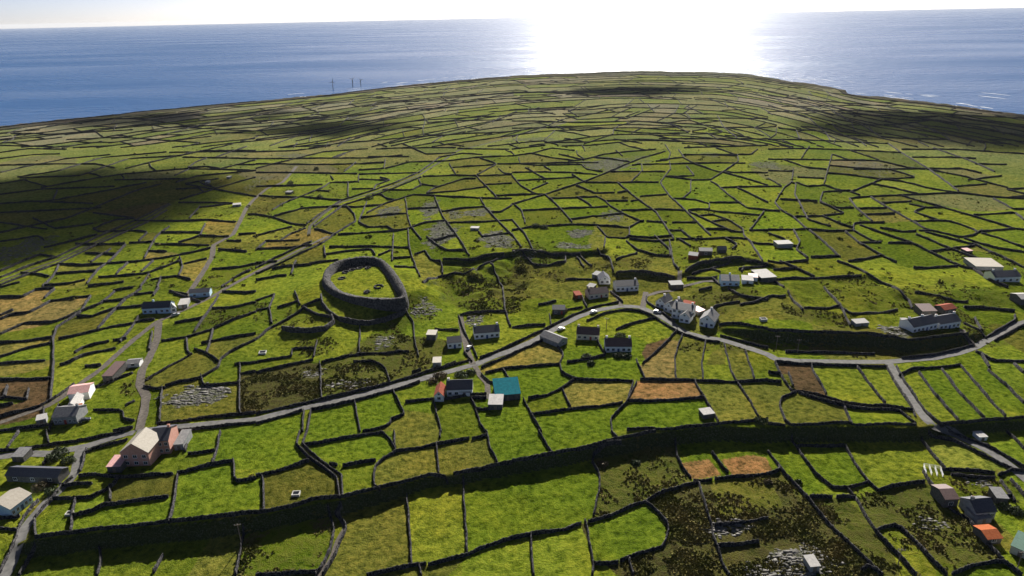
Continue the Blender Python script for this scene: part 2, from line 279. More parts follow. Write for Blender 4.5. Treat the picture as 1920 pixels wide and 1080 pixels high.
(480, 270): """0,980 180,897 330,827 500,747 600,672 750,582 740,530 680,470;0,935 150,855 420,735;130,552 270,602 380,612;440,640 600,682;0,532 130,552;0,692 150,652 270,622;70,732 330,722;0,800 70,740;0,792 250,782 420,762;0,897 160,882;
120,942 420,907;510,770 520,850;0,1022 230,992;300,880 260,980;400,902 620,872;550,777 860,772 1150,782;520,832 720,802 870,792 890,835;920,840 1010,800;130,547 360,482 600,472 750,477 960,457;120,500 200,450 500,332 550,292 760,287;
0,322 200,317 500,307;0,217 300,217 760,227;770,232 1230,217;660,210 750,140;0,152 200,152 430,157 770,152 960,142;770,197 960,187 970,120;970,187 1150,137 1400,132;0,112 250,112 830,107 1100,87;0,187 300,112 500,62 840,37;
840,97 1150,97;0,62 300,52 560,17;560,240 580,270;770,240 770,290;720,342 880,337;880,347 900,312 1010,272 930,252;950,347 1170,347 1240,312 1220,267;830,440 770,590 840,627 980,622 1040,657 1130,642;870,382 940,382 990,417 1060,422;
830,522 960,452 1180,382 1670,407 1800,412 1920,412;1120,410 1140,550 1160,620 1240,720;1130,642 1260,592 1430,577;1440,597 1700,587 1920,572;1340,400 1400,550 1500,680 1600,840;1280,370 1340,332 1560,262 1650,262;
1250,247 1500,237 1650,242 1920,232;1650,242 1740,332 1810,410;1450,150 1500,230;1400,132 1670,102 1920,92;1660,232 1810,152 1680,107;1720,307 1920,297;1810,152 1920,152;1820,187 1860,222 1920,227;1370,102 1550,72 1700,82;
1510,37 1900,42;1680,405 1720,480 1920,690;1760,517 1840,512 1920,462;1030,680 1020,880;1140,642 1150,780 1190,900 1230,1000;1030,862 1160,852;1040,927 1190,927;1190,832 1270,802 1310,872 1390,882 1400,980;
1250,1042 1400,992 1580,972 1700,912 1860,842;1400,872 1600,872 1860,822;1280,700 1340,750 1430,800 1560,802;1760,900 1800,980 1850,1080;1670,660 1700,700;690,290 690,400;440,352 550,357;380,600 480,530 640,425 850,360 1050,290 1230,210 1300,160 1380,100;
430,625 520,560 660,460 860,398 1050,328 1240,250;300,22 560,12;900,40 1300,30 1500,30;1100,0 1280,80 1500,68""",
(960, 270): """0,457 240,382 520,292 700,222 960,112 1150,57;1150,10 1190,70 1170,122 1080,132;0,92 150,72 300,32 470,52;0,152 430,142 650,142;50,102 60,152 200,162 440,157 520,157 560,192 680,212;0,217 180,212 440,217 640,232;
40,277 250,267 460,252;450,232 550,292 780,292 1100,292;240,170 290,200;100,180 250,265;150,345 270,295;0,240 60,312 170,377 240,382;250,382 360,482 450,590;290,412 640,397 700,432;480,312 620,372 770,367;790,367 860,357;
490,402 600,472;80,502 360,487 720,472;700,432 870,427;890,432 950,422;700,432 740,472 830,522 960,582;790,292 950,422 1080,512 1190,682 1215,720;820,497 1290,502;960,397 1160,382;890,290 980,200;900,162 970,152 980,210;
980,157 1090,152 1750,147;1180,130 1190,190 1110,292 1180,392 1310,512 1490,690;1150,247 1370,242 1310,172;740,212 1150,212;1280,102 1370,152 1560,217 1920,217;1250,47 1290,102 1110,122;1210,412 1380,422 1480,452 1480,492 1320,502;
1280,412 1340,362 1340,272 1490,272 1700,132 1690,82;1490,282 1540,312 1620,382 1760,482 1920,502;1560,332 1920,322;1690,332 1920,442;1570,212 1920,312;1480,442 1720,442;1500,82 1790,82 1840,42;1330,512 1500,592 1650,662 1740,662;
1410,542 1500,532 1620,572 1730,642 1740,692 1790,742 1880,880;1500,587 1600,572;1200,592 1380,592;1010,582 1160,592;0,652 130,627 450,607 640,612 880,632 960,582 990,582;640,622 710,702 840,712 880,692 880,632;700,702 690,780;
1450,642 1600,642;1180,652 1270,652 1340,710;870,692 1210,692;880,717 1210,722;1070,692 1180,790 1190,850;860,732 940,802 1100,842 1180,842;1230,717 1370,717;1370,722 1590,707 1770,717;1780,652 1890,510;1780,652 1920,652;
1260,722 1340,770;1600,712 1690,762 1650,792;1180,722 1210,900 1250,950;0,570 60,640 100,680 160,800;0,680 70,780;20,460 70,500 100,600;0,802 160,802 300,832 450,832 510,822;80,812 170,910;170,912 400,892 400,852;510,822 600,920;
490,852 540,930;640,792 740,872 760,960;780,872 940,822;1300,960 1400,892 1600,862 1700,852 1850,882 1920,912;1350,982 1500,942 1640,882;1500,942 1560,965;780,972 960,952 1220,1002;1700,942 1920,902;1310,1012 1540,1002;
400,1022 600,1022;0,42 250,12;420,132 550,117 700,77 1080,42;350,77 540,122;780,52 830,92;1530,32 1680,82;1290,32 1600,22 1920,12;1560,1060 1500,1010;1720,960 1740,930""",
(1440, 270): """0,42 300,37 700,52 1000,67;310,20 250,110;0,117 830,127 1050,182 1180,192;120,122 300,182 440,192;480,80 420,300;190,190 180,270;0,202 190,207;0,260 110,322 0,322;220,252 420,262;450,222 600,232 850,267 1000,282 1200,332 1430,372;
620,52 830,122;900,192 1110,252 870,267;640,192 900,192 1170,187 1450,187 1600,222;900,0 990,62 1190,182 1430,357;1080,102 1350,102 1560,112;1000,42 1400,42 1920,77;1240,32 1500,122 1700,212;1550,152 1790,157;1190,192 1450,242 1800,332;
1500,272 1750,242;1380,322 1640,302;1790,342 1920,337;1800,347 1920,377;850,267 620,362;610,352 410,362 390,432 480,482 640,482;390,440 570,522 420,542 190,552;410,542 560,612 640,632;210,292 300,322 420,312 540,352 620,357;
180,287 120,332 50,442 100,502 190,552 290,642;180,290 210,302 200,382 240,452 300,572 470,622;90,417 370,432;0,502 90,507;0,647 280,642;290,642 460,657 640,652 640,602 700,592 870,592;620,362 690,387;610,412 760,397 1430,367 1700,402 1920,412;
610,412 660,482 780,582;660,487 890,482;770,402 900,482 1080,582 1180,642;850,447 1070,432;720,532 950,527;1000,392 1250,462 1530,542 1840,637 1920,647;1060,452 1190,482 1320,477;1170,480 1090,512 1280,577;1070,582 1280,577 1360,582 1540,642 1570,662;
1540,537 1850,517 1920,572;1690,412 1840,492 1920,492;1570,662 1840,637;1180,642 1440,702 1530,692 1600,652;1130,652 1220,652;690,612 850,672 1070,742 1230,822 1440,922 1550,942;840,632 1000,662 1110,657;640,652 780,732 850,742;
670,742 850,742;580,662 680,742 830,832 960,892;900,747 1080,747;1110,682 1280,752 1350,782;1200,812 1550,767;1350,782 1640,892;1470,712 1700,782 1920,812;1180,662 1400,722 1560,762 1920,932;1600,672 1740,712 1920,782;0,672 130,722;
190,642 240,742 210,792 300,862;310,652 400,722 540,852;320,852 530,847;0,882 300,877;90,882 200,932 350,1002;40,947 210,937;600,882 700,872 840,842;520,882 700,952 850,1042 950,1080;1090,932 1420,922;60,1022 380,1012 700,992;
1540,942 1680,1032 1800,1080;0,1002 60,1042 120,1080""",
(0, 0): """0,960 400,910 900,860 1300,800 1650,775 1920,760;0,1050 250,1020 700,985 1100,930 1250,960 1920,930;1400,960 1920,985;1250,1010 1500,940 1920,860;100,1000 450,1010 1000,975;500,1050 900,1030 1300,1060 1600,1000 1920,1000;0,1000 300,975;350,950 650,900 1100,890 1500,840""",
(480, 0): """0,775 400,735 740,690 1000,650 1400,605 1920,575;0,910 600,880 1100,830 1500,800;0,985 300,910 700,850;0,1050 400,1000 900,900 1400,800 1920,700;300,1060 800,950 1300,900 1920,870;1250,860 1270,900 1250,980 1260,1020;1290,920 1600,905 1920,900;
1650,770 1660,750 1850,745;1000,1080 1400,1000 1720,930 1920,860;600,1080 1300,1020 1920,990;350,800 740,745 700,780;860,800 900,770 1300,740;0,840 350,790;740,1040 1100,960 1250,960""",
(960, 0): """0,1030 250,950 400,890 540,870 900,790;420,840 450,830 700,790;0,850 400,820;420,830 500,880;380,920 930,910 1180,930 1330,1000 1180,1000;760,980 800,945 940,910;760,980 980,1000 1260,1010;540,1080 760,1010 760,975;0,910 350,915;
0,965 200,960 760,965;430,970 520,985 560,975;40,1020 30,1060 60,1080;1090,910 1220,850 1250,795;1300,850 1340,890;1310,800 1440,860 1500,855;1470,740 1740,840 1920,880;760,880 850,895 1000,840 1110,795;1120,930 1330,900 1580,990 1560,1000 1340,1010;
1540,870 1590,960 1690,1040;1100,1040 1920,1045;0,690 370,700 640,720;0,740 380,770;130,860 120,820 460,800;1200,890 1920,890;1500,960 1920,960""",
(1440, 0): """0,790 300,880 420,990 740,1060;200,800 520,900 690,930 850,1030 1000,1040 1350,1050;0,955 60,950;65,960 60,1010 0,1050;80,965 210,975 240,1050;210,970 430,990 470,1060;0,1050 240,1050 900,1080;480,930 540,990 720,1010;430,940 900,940 1100,920 1300,1000 1700,1080;
930,940 1200,1030;0,840 600,830 1100,850 1920,890;100,800 900,790;1100,880 1300,870 1920,960;500,850 1100,880 1500,960 1920,1020;0,720 400,760 900,800""",
}
def trace(tr):
    out = []
    for (ox, oy), s in tr.items():
        for ln in s.replace('\n', '').split(';'):
            if ln.strip(): out.append([(ox + float(a.split(',')[0]) / 4, oy + float(a.split(',')[1]) / 4) for a in ln.split()])
    return out
wall_px = trace(TR)
# roads: (name, width in metres, photo points)
ROADS = [
 ('main_road', 3.9, [(-40, 862), (0, 857), (45, 851), (92, 851), (132, 843), (163, 837), (210, 822), (245, 812), (300, 804), (375, 797), (480, 787), (530, 775), (580, 763), (655, 746), (737, 725), (812, 705), (867, 690), (890, 684), (925, 669), (960, 657), (1000, 639), (1035, 620), (1080, 596), (1122, 581), (1165, 574), (1200, 576), (1230, 588), (1260, 607), (1283, 623), (1317, 632), (1347, 636), (1395, 650), (1440, 665), (1455, 674), (1502, 677), (1602, 679), (1660, 679), (1700, 676), (1752, 671), (1795, 662), (1827, 652), (1865, 630), (1900, 611), (1925, 603), (1990, 588)]),
 ('side_road', 3.3, [(152, 838), (146, 860), (142, 885), (130, 905), (108, 925), (80, 950), (58, 975), (44, 1000), (34, 1030), (20, 1060), (0, 1100), (-20, 1140)]),
 ('branch_road', 3.5, [(1666, 681), (1678, 700), (1702, 737), (1722, 770), (1740, 790), (1758, 806), (1785, 816), (1815, 827), (1852, 845), (1890, 870), (1925, 900), (1960, 930)]),
 ('farm_lane', 3.0, [(-30, 800), (0, 793), (50, 775), (88, 762), (112, 748), (150, 720), (190, 692), (225, 660), (250, 638), (295, 603), (325, 590), (370, 570), (400, 555), (425, 540), (480, 510), (517, 492), (555, 472), (600, 450), (616, 443)]),
 ('hill_track', 3.6, [(298, 604), (295, 635), (283, 665), (266, 695), (262, 722), (275, 744), (270, 775), (262, 805)]),
 ('hill_track', 3.4, [(350, 556), (368, 530), (383, 507), (398, 482), (400, 460), (437, 440), (450, 415), (462, 390), (476, 374), (500, 354), (530, 342), (548, 322), (556, 312)]),
 ('walled_lane', 2.6, [(0, 528), (50, 508), (107, 489), (175, 456), (225, 433), (275, 409), (320, 383)]),
 ('walled_lane', 2.6, [(579, 440), (581, 425), (605, 402), (640, 379), (692, 364), (742, 347), (787, 328), (805, 316), (832, 300), (860, 282), (925, 266), (1010, 244), (1100, 220)]),
 ('house_lane', 2.8, [(887, 684), (876, 657), (868, 623), (863, 592)]),
 ('house_lane', 2.4, [(890, 686), (901, 706), (914, 720), (915, 748)]),
 ('house_lane', 2.6, [(1165, 574), (1160, 560), (1146, 545)]),
 ('village_lane', 3.0, [(1205, 577), (1208, 562), (1211, 548)]),
 ('village_lane', 2.8, [(1209, 556), (1235, 548), (1262, 545), (1285, 536), (1320, 528), (1347, 527)]),
 ('village_lane', 2.6, [(1275, 540), (1274, 522), (1275, 508)]),
 ('house_lane', 2.8, [(1827, 652), (1812, 633), (1803, 618)]),
 ('footpath', 1.2, [(590, 1090), (620, 1050), (632, 1015), (648, 988), (632, 965), (640, 945)]),
]
SOIL = {}
# fields whose crop is told apart in the photo: (x, y, look)
SEEDS = [(1240, 700, 'tan'), (1110, 735, 'straw'), (1245, 733, 'orange'),  (1000, 668, 'straw'), (990, 672, 'straw'), (27, 735, 'brown'), (290, 478, 'tan'),
 (410, 430, 'orange'), (357, 503, 'straw'), (587, 448, 'orange'), (525, 445, 'straw'), (272, 402, 'brown'), (1665, 411, 'tan'), (37, 647, 'straw'), (32, 578, 'tan'), (1507, 712, 'brown'), (1345, 700, 'lime'),
 (1590, 725, 'pale'), (1815, 860, 'pale'), (1290, 680, 'olive'), (1390, 690, 'olive'), (1560, 730, 'pale'), (1080, 860, 'bright'), (960, 930, 'bright'), (1120, 780, 'bright'), (1300, 790, 'bright'), (1200, 605, 'lime'),
 (700, 1000, 'olive'), (820, 980, 'lime'), (790, 880, 'olive'), (760, 840, 'olive'), (620, 800, 'bright'), (720, 780, 'bright'), (650, 850, 'bright'), (1290, 985, 'scrub'), (1440, 960, 'scrub'), (1180, 920, 'scrubby'),
 (1290, 940, 'scrub'), (1500, 870, 'lime'), (1560, 890, 'bright'), (1660, 880, 'lime'), (1380, 1000, 'scrub'), (560, 705, 'scrub'), (540, 715, 'scrub'), (700, 680, 'scrubby'), (640, 1030, 'olive'), (900, 780, 'olive'), (965, 790, 'bright'),
 (480, 850, 'lime'), (400, 920, 'bright'), (280, 960, 'bright'), (1000, 700, 'bright'), (1110, 690, 'bright'), (1690, 1050, 'bright'), (1600, 1000, 'lime'), (1500, 1010, 'scrubby'), (1750, 960, 'scrubby'), (1830, 740, 'bright'),
 (1620, 760, 'lime'), (1440, 800, 'bright'), (1510, 765, 'olive'), (690, 525, 'lime'), (580, 608, 'lime'), (1560, 305, 'heath'), (1640, 310, 'heath'), (1500, 328, 'heath'), (1800, 370, 'heath'), (1850, 330, 'heath'), (1350, 260, 'heath'),
 (530, 800, 'bright'), (1850, 700, 'bright'), (1770, 730, 'bright'), (1720, 740, 'lime'), (540, 320, 'heath'), (320, 320, 'heath'), (60, 308, 'heath')]
ROUGH = [(735, 655, 60, 34, .8), (600, 705, 55, 25, .7), (900, 545, 85, 36, .75), (985, 505, 70, 26, .8), (1350, 560, 80, 34, .7), (1540, 592, 60, 22, .7), (1640, 560, 80, 30, .4), (1800, 548, 90, 26, .5), (590, 640, 40, 22, .6), (860, 515, 70, 20, .6), (1160, 482, 70, 18, .7), (1700, 1000, 120, 60, .45), (500, 400, 70, 16, .5), (500, 365, 50, 12, .5), (250, 730, 30, 20, .6), (1600, 650, 260, 14, .9), (540, 600, 60, 20, .4), (780, 590, 40, 40, .5), (1260, 470, 60, 16, .5), (390, 400, 60, 14, .4), (1850, 910, 60, 30, .4)]
# rocky or scrubby patches: centre x, y, half-width, half-height in photo points, strength
ROCK = [(372, 740, 62, 15, 1), (35, 468, 45, 24, .8), (732, 394, 20, 11, .9), (805, 397, 16, 18, 1), (828, 440, 24, 20, 1), (852, 400, 12, 10, .8), (898, 398, 22, 8, .9), (930, 448, 30, 18, 1), (1140, 307, 44, 14, .9), (1150, 405, 22, 11, .7),
 (1088, 437, 28, 9, 1), (1075, 461, 38, 6, .9), (1630, 315, 70, 16, .5), (1000, 262, 40, 6, .7), (1480, 1058, 60, 24, 1.1), (1530, 1040, 30, 20, .6), (800, 582, 26, 20, .7), (1685, 622, 24, 8, 1), (1425, 1070, 40, 16, .9), (1200, 300, 26, 10, .6),
 (1435, 310, 26, 7, .8), (1385, 985, 40, 14, .6), (1330, 290, 18, 4, .6), (985, 470, 18, 20, .6), (640, 720, 40, 8, .6), (590, 700, 18, 8, .6), (720, 640, 26, 12, .6), (240, 684, 20, 8, .9), (905, 292, 40, 5, .5), (560, 291, 30, 3, .7), (480, 345, 16, 16, .5), (1345, 1000, 20, 8, .6), (890, 600, 14, 10, .8), (1745, 985, 26, 8, .6), (1840, 905, 22, 6, .7), (1290, 255, 40, 4, .4)]

PLOTS = [('orange', 0, [(1278, 868), (1330, 861), (1352, 890), (1297, 899)]), ('orange', 0, [(1352, 862), (1405, 853), (1436, 858), (1450, 886), (1374, 891)]),
 ('brown', .1, [(1212, 646), (1257, 632), (1238, 655), (1211, 678), (1203, 662)]), ('olive', .2, [(1335, 660), (1360, 645), (1360, 683), (1322, 685)]), ('bright', 0, [(1105, 985), (1165, 968), (1212, 948), (1248, 985), (1245, 1025), (1180, 1048), (1112, 1052)]),
 ('scrub', 1, [(1215, 935), (1310, 912), (1330, 980), (1360, 1085), (1255, 1085), (1252, 980)]), ('scrub', .8, [(1315, 910), (1450, 890), (1530, 960), (1640, 1085), (1370, 1085)]), ('olive', .35, [(1330, 905), (1440, 893), (1470, 950), (1350, 970)]),
 ('scrubby', .5, [(1125, 880), (1270, 862), (1300, 905), (1215, 935), (1125, 960)])]

# ------------------------------------------------------------------ wall lines in the world
def densify(p, s):
    p = np.asarray(p, float); d = np.r_[0, np.cumsum(np.hypot(*np.diff(p, axis=0).T))]
    n = max(2, int(math.ceil(d[-1] / s)) + 1); t = np.linspace(0, d[-1], n)
    return np.stack([np.interp(t, d, p[:, 0]), np.interp(t, d, p[:, 1])], 1)
def curve_px(p):
    """round the corners of a traced line a little"""
    p = np.array(p, float)
    if len(p) > 2:
        q = [p[0]]
        for i in range(1, len(p) - 1): q += [p[i] * .75 + p[i - 1] * .25, p[i] * .97 + (p[i - 1] + p[i + 1]) * .015, p[i] * .75 + p[i + 1] * .25]
        p = np.array(q + [p[-1]])
    return p
walls = []          # dict(px, xy, len)
allp = [curve_px(p) for p in wall_px]
allw = ground(np.vstack(allp)); k0 = 0
for p in allp:
    g = allw[k0:k0 + len(p)]; k0 += len(p)
    rr = np.hypot(g[:, 0], g[:, 1]) < coast_r(g[:, 0], g[:, 1]) - 6
    if rr.sum() < 2: continue
    g = g[rr]; pp = np.array(p)[rr]
    walls.append(dict(px=pp, xy=densify(g[:, :2], 3.0), L=float(np.hypot(*np.diff(pp, axis=0).T).sum())))
# far and side fields: wavy lines laid parallel to the shore with cross walls between them
_ga = np.linspace(-1.3, 1.3, 521); _gr = np.interp(_ga, ca, cr); _k = np.exp(-np.linspace(-2.5, 2.5, 41) ** 2); _k /= _k.sum(); _gr = np.convolve(np.pad(_gr, 20, 'edge'), _k, 'valid')
smooth_c = lambda a: np.interp(a, _ga, _gr)
far_lines = []
def ok_far(x, y):
    q = project(np.stack([x, y, np.full_like(x, 8.0)], 1)); r = np.hypot(x, y)
    return ((q[:, 1] < 280) | (q[:, 0] < -6) | (q[:, 0] > 1926)) & (r < coast_r(x, y) - 10) & (r > 240)
def split_ok(x, y):
    k = ok_far(x, y); i = 0
    while i < len(k):
        if k[i]:
            j = i
            while j < len(k) and k[j]: j += 1
            if j - i >= 3: far_lines.append(np.stack([x[i:j], y[i:j]], 1))
            i = j
        else: i += 1
us = []; u = 0.22
while u < 0.985:
    us.append(u); u += (0.020 + .014 * max(0, u - .4) / .6) * random.uniform(.7, 1.35)
def ucurve(u, a, s):
    r = smooth_c(a) * u; x = np.sin(a) * r; y = np.cos(a) * r
    r = r + vnoise(x, y, 150, 61) * 44 + vnoise(x, y, 60, 62) * 16
    return np.sin(a) * r, np.cos(a) * r
for k, u in enumerate(us):
    a0 = -0.95
    while a0 < 0.95:                                   # broken into runs so that no line crosses the whole island
        a1 = a0 + random.uniform(.1, .45); a = np.arange(a0, a1, 0.0045)
        if len(a) > 3:
            x, y = ucurve(u, a, k); sl = random.uniform(-.16, .16)
            sh = (a - a.mean()) * smooth_c(a) * u * sl
            split_ok(x + np.sin(a) * sh, y + np.cos(a) * sh)
        a0 = a1 + random.choice([0, 0, .01])
    if k + 1 < len(us):
        a = -0.95
        while a < 0.95:
            r = float(smooth_c(a)) * u
            a += random.uniform(42, 125) / r
            da = random.uniform(-40, 40) / r; t = np.linspace(0, 1, 7)
            n_up = 1 if random.random() < .85 else 2; k2 = min(k + n_up, len(us) - 1)
            uu = u + (us[k2] - u) * t; aa = a + da * t
            x, y = ucurve(uu, aa, k); split_ok(x, y)

# ------------------------------------------------------------------ terrain sheet (one polar grid, finest where the island is looked at)
NA, A0, A1 = 1150, R(-54), R(54)
ang = np.linspace(A0, A1, NA)
out = np.linspace(A1, A0 + 2 * math.pi, 62)[1:-1]
angs = np.concatenate([ang, out])
RAT = 1.0036
rad = np.concatenate([[0.01, 12, 26, 42, 60, 78, 96, 112], 125 * RAT ** np.arange(0, int(math.log(2480 / 125) / math.log(RAT)))])
NR0 = 8
nr, na = len(rad), len(angs)
AA, RR = np.meshgrid(angs, rad); X = np.sin(AA) * RR; Y = np.cos(AA) * RR
Z = zf(X, Y)
# label the fields: draw the walls into the grid, then flood the cells between them
NRr = nr - NR0
grid = np.zeros((NRr, NA), bool)
def to_grid(xy):
    r = np.hypot(xy[:, 0], xy[:, 1]); a = np.arctan2(xy[:, 0], xy[:, 1])
    return np.log(np.maximum(r, 1) / 125) / math.log(RAT), (a - A0) / (A1 - A0) * (NA - 1)
def stamp(G, xy, ext=0.0, width=0):
    if ext:
        e0 = xy[0] + (xy[0] - xy[1]) / (np.hypot(*(xy[0] - xy[1])) + 1e-6) * ext; e1 = xy[-1] + (xy[-1] - xy[-2]) / (np.hypot(*(xy[-1] - xy[-2])) + 1e-6) * ext
        xy = np.vstack([e0, xy, e1])
    i, j = to_grid(xy)
    n = (np.maximum(np.abs(np.diff(i)), np.abs(np.diff(j))) * 2 + 2).astype(int)
    for q in range(len(i) - 1):
        t = np.linspace(0, 1, n[q]); ii = np.rint(i[q] + (i[q + 1] - i[q]) * t).astype(int); jj = np.rint(j[q] + (j[q + 1] - j[q]) * t).astype(int)
        for wi in range(-width, width + 1):
            for wj in range(-width, width + 1):
                a_, b_ = ii + wi, jj + wj; okk = (a_ >= 0) & (a_ < NRr) & (b_ >= 0) & (b_ < NA); G[a_[okk], b_[okk]] = True
for wl in walls:
    r = float(np.hypot(*wl['xy'].mean(0))); stamp(grid, wl['xy'], 3 + r * .014)
for l in far_lines: stamp(grid, l, 4)
roads_w = []
for nm, wd, pts in ROADS:
    g = ground(curve_px(curve_px(pts)))[:, :2]; g = densify(g, 1.5); roads_w.append((nm, wd, g)); stamp(grid, g)
def label_cells(W):
    """4-connected components of the free cells by row runs and union-find"""
    H, Wd = W.shape; lab = np.full((H, Wd), -1, np.int32); par = []
    def find(a):
        while par[a] != a: par[a] = par[par[a]]; a = par[a]
        return a
    prev = []
    for i in range(H):
        free = ~W[i]; d = np.diff(np.concatenate([[0], free.astype(np.int8), [0]])); s = np.where(d == 1)[0]; e = np.where(d == -1)[0]
        cur = []; pi = 0
        for a, b in zip(s, e):
            l = len(par); par.append(l)
            while pi < len(prev) and prev[pi][1] <= a: pi += 1
            q = pi
            while q < len(prev) and prev[q][0] < b:
                ra, rb = find(l), find(prev[q][2])
                if ra != rb: par[max(ra, rb)] = min(ra, rb)
                q += 1
            lab[i, a:b] = l; cur.append((a, b, l))
        prev = cur
    root = np.array([find(a) for a in range(len(par))], np.int32)
    return np.where(lab >= 0, root[np.maximum(lab, 0)], -1)
lab = label_cells(grid)
# fields still far larger than their neighbours get one more cross wall
extra = []
Xq, Yq, Rq = X[NR0:, :NA], Y[NR0:, :NA], RR[NR0:, :NA]
cella = Rq ** 2 * ((A1 - A0) / (NA - 1)) * math.log(RAT)
VP = project(np.stack([Xq.ravel(), Yq.ravel(), np.full(Xq.size, 10.0)], 1)); vx, vy = VP[:, 0].reshape(Xq.shape), VP[:, 1].reshape(Xq.shape)
rgx = np.random.default_rng(33)
for rnd in range(3):
    L_ = np.maximum(lab, 0).ravel(); ok_ = (lab.ravel() >= 0); nlb = L_.max() + 1
    sm = lambda q_: np.bincount(L_[ok_], weights=q_.ravel()[ok_], minlength=nlb)
    A_ = sm(cella); mx, my = sm(cella * Xq) / np.maximum(A_, 1), sm(cella * Yq) / np.maximum(A_, 1)
    dx2, dy2, dxy = sm(cella * Xq ** 2) / np.maximum(A_, 1) - mx ** 2, sm(cella * Yq ** 2) / np.maximum(A_, 1) - my ** 2, sm(cella * Xq * Yq) / np.maximum(A_, 1) - mx * my
    for l in np.where(A_ > 1300)[0]:
        rr_ = math.hypot(mx[l], my[l])
        if not (360 < rr_ < 980) or A_[l] < 1300 + max(0, rr_ - 420) * 5.5 or A_[l] > 60000: continue
        gi, gj = to_grid(np.array([[mx[l], my[l]]])); gi, gj = int(round(float(gi[0]))), int(round(float(gj[0])))
        if not (0 <= gi < NRr and 0 <= gj < NA) or lab[gi, gj] != l: continue
        ux, uy = vx[gi, gj], vy[gi, gj]
        if uy > 560 or ux < -20 or ux > 1940 or (uy > 478 and 560 < ux < 1500) or (560 < ux < 800 and uy > 470): continue
        th = .5 * math.atan2(2 * dxy[l], dx2[l] - dy2[l]) + math.pi / 2 + rgx.uniform(-.22, .22)
        ends = []
        for sg in (1, -1):
            q_ = np.arange(1, 140, .8); hx, hy = mx[l] + sg * q_ * math.cos(th), my[l] + sg * q_ * math.sin(th); ii_, jj_ = to_grid(np.stack([hx, hy], 1))
            ii_ = np.clip(np.rint(ii_).astype(int), 0, NRr - 1); jj_ = np.clip(np.rint(jj_).astype(int), 0, NA - 1); hit = grid[ii_, jj_]
            ends.append((hx[hit.argmax()], hy[hit.argmax()]) if hit.any() else None)
        if None in ends: continue
        e0, e1 = np.array(ends[0]), np.array(ends[1]); ln = np.hypot(*(e1 - e0))
        if ln < 9 or ln > 130: continue
        t_ = np.linspace(0, 1, 5)[:, None]; pt = e0 * (1 - t_) + e1 * t_; nn_ = np.array([-(e1 - e0)[1], (e1 - e0)[0]]) / ln
        pt = pt + nn_ * (np.array([0, .6, 1, .5, 0]) * rgx.uniform(-.07, .07) * ln)[:, None]
        extra.append(pt); stamp(grid, densify(pt, 1.5), 2)
    lab = label_cells(grid)
for _ in range(3):
    for ax, sh in ((0, 1), (0, -1), (1, 1), (1, -1)):
        mlt = np.roll(lab, sh, ax); lab = np.where(lab < 0, mlt, lab)
lab = np.maximum(lab, 0); nl = lab.max() + 1
cnt = np.bincount(lab.ravel(), minlength=nl)
big = cnt[lab] > 9000
wx_ = X[NR0:, :NA] + vnoise(X[NR0:, :NA], Y[NR0:, :NA], 40, 81) * 40; wy_ = Y[NR0:, :NA] + vnoise(X[NR0:, :NA], Y[NR0:, :NA], 40, 82) * 40
sub = (np.floor(wx_ / 48) * 7 + np.floor(wy_ / 60) * 131).astype(int) % 997
lab0 = lab; lab = np.where(big, nl + sub, lab); nl = nl + 1000
LOOK = dict(bright=(.108, .156, .012), lime=(.160, .192, .018), olive=(.128, .134, .022), tan=(.215, .165, .052), orange=(.255, .150, .055), straw=(.20, .175, .038), brown=(.11, .072, .035),
            pale=(.17, .205, .03), heath=(.17, .15, .09), scrub=(.105, .105, .028), scrubby=(.11, .125, .022))
rl = np.random.default_rng(5)
q = rl.random(nl)[:, None]; q2 = rl.random(nl); q3 = rl.random(nl)
base = np.array(LOOK['bright']) * (1 - q) + np.array(LOOK['lime']) * q
base = np.where((q2 < .22)[:, None], np.array(LOOK['olive']), base)
base = base * (0.74 + 0.5 * q3[:, None])
scr = np.where(q2 > .93, .5, 0.08)
Xg, Yg, Rg = X[NR0:, :NA], Y[NR0:, :NA], RR[NR0:, :NA]
# farther out: thinner, greyer sward over limestone, paled further to stand for haze
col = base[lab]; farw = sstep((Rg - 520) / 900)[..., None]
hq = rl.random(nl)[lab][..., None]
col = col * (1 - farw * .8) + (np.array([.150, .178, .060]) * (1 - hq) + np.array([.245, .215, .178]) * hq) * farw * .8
sc = scr[lab]
sgi, sgj = to_grid(ground([s[:2] for s in SEEDS])[:, :2])
for (sx, sy, lk), gi, gj in zip(SEEDS, sgi, sgj):
    gi, gj = int(round(gi)), int(round(gj))
    if 0 <= gi < NRr and 0 <= gj < NA:
        mk = lab0 == lab0[gi, gj]
        mk &= np.hypot(Xg - Xg[gi, gj], Yg - Yg[gi, gj]) < 24 + 0.03 * Rg[gi, gj] + 16 * vnoise(Xg, Yg, 30, 77)
        f = .55 if sy < 500 else 1
        col[mk] = np.array(LOOK[lk]) * f + col[mk] * (1 - f)
        sc[mk] = {'scrub': 1.0, 'scrubby': .6, 'heath': .25, 'brown': .2}.get(lk, 0.0)
        SOIL[(sx, sy)] = mk.sum()
for cx, cy, hw, hh, st in ROUGH:
    c = ground([(cx, cy)])[0]; e = ground([(cx + hw, cy)])[0]; e2 = ground([(cx, cy + hh)])[0]
    d = np.sqrt(((Xg - c[0]) / np.hypot(*(e - c)[:2])) ** 2 + ((Yg - c[1]) / np.hypot(*(e2 - c)[:2])) ** 2)
    sc = np.maximum(sc, st * sstep((1.2 - d + vnoise(Xg, Yg, 16, 75) * 1.3) / .6))
def inside(poly):
    g = ground(poly)[:, :2]; ok = np.zeros(Xg.shape, bool); n_ = len(g)
    for i in range(n_):
        (x0, y0), (x1, y1) = g[i], g[(i + 1) % n_]
        cnd = ((y0 > Yg) != (y1 > Yg)) & (Xg < (x1 - x0) * (Yg - y0) / (y1 - y0 + 1e-9) + x0); ok ^= cnd
    return ok
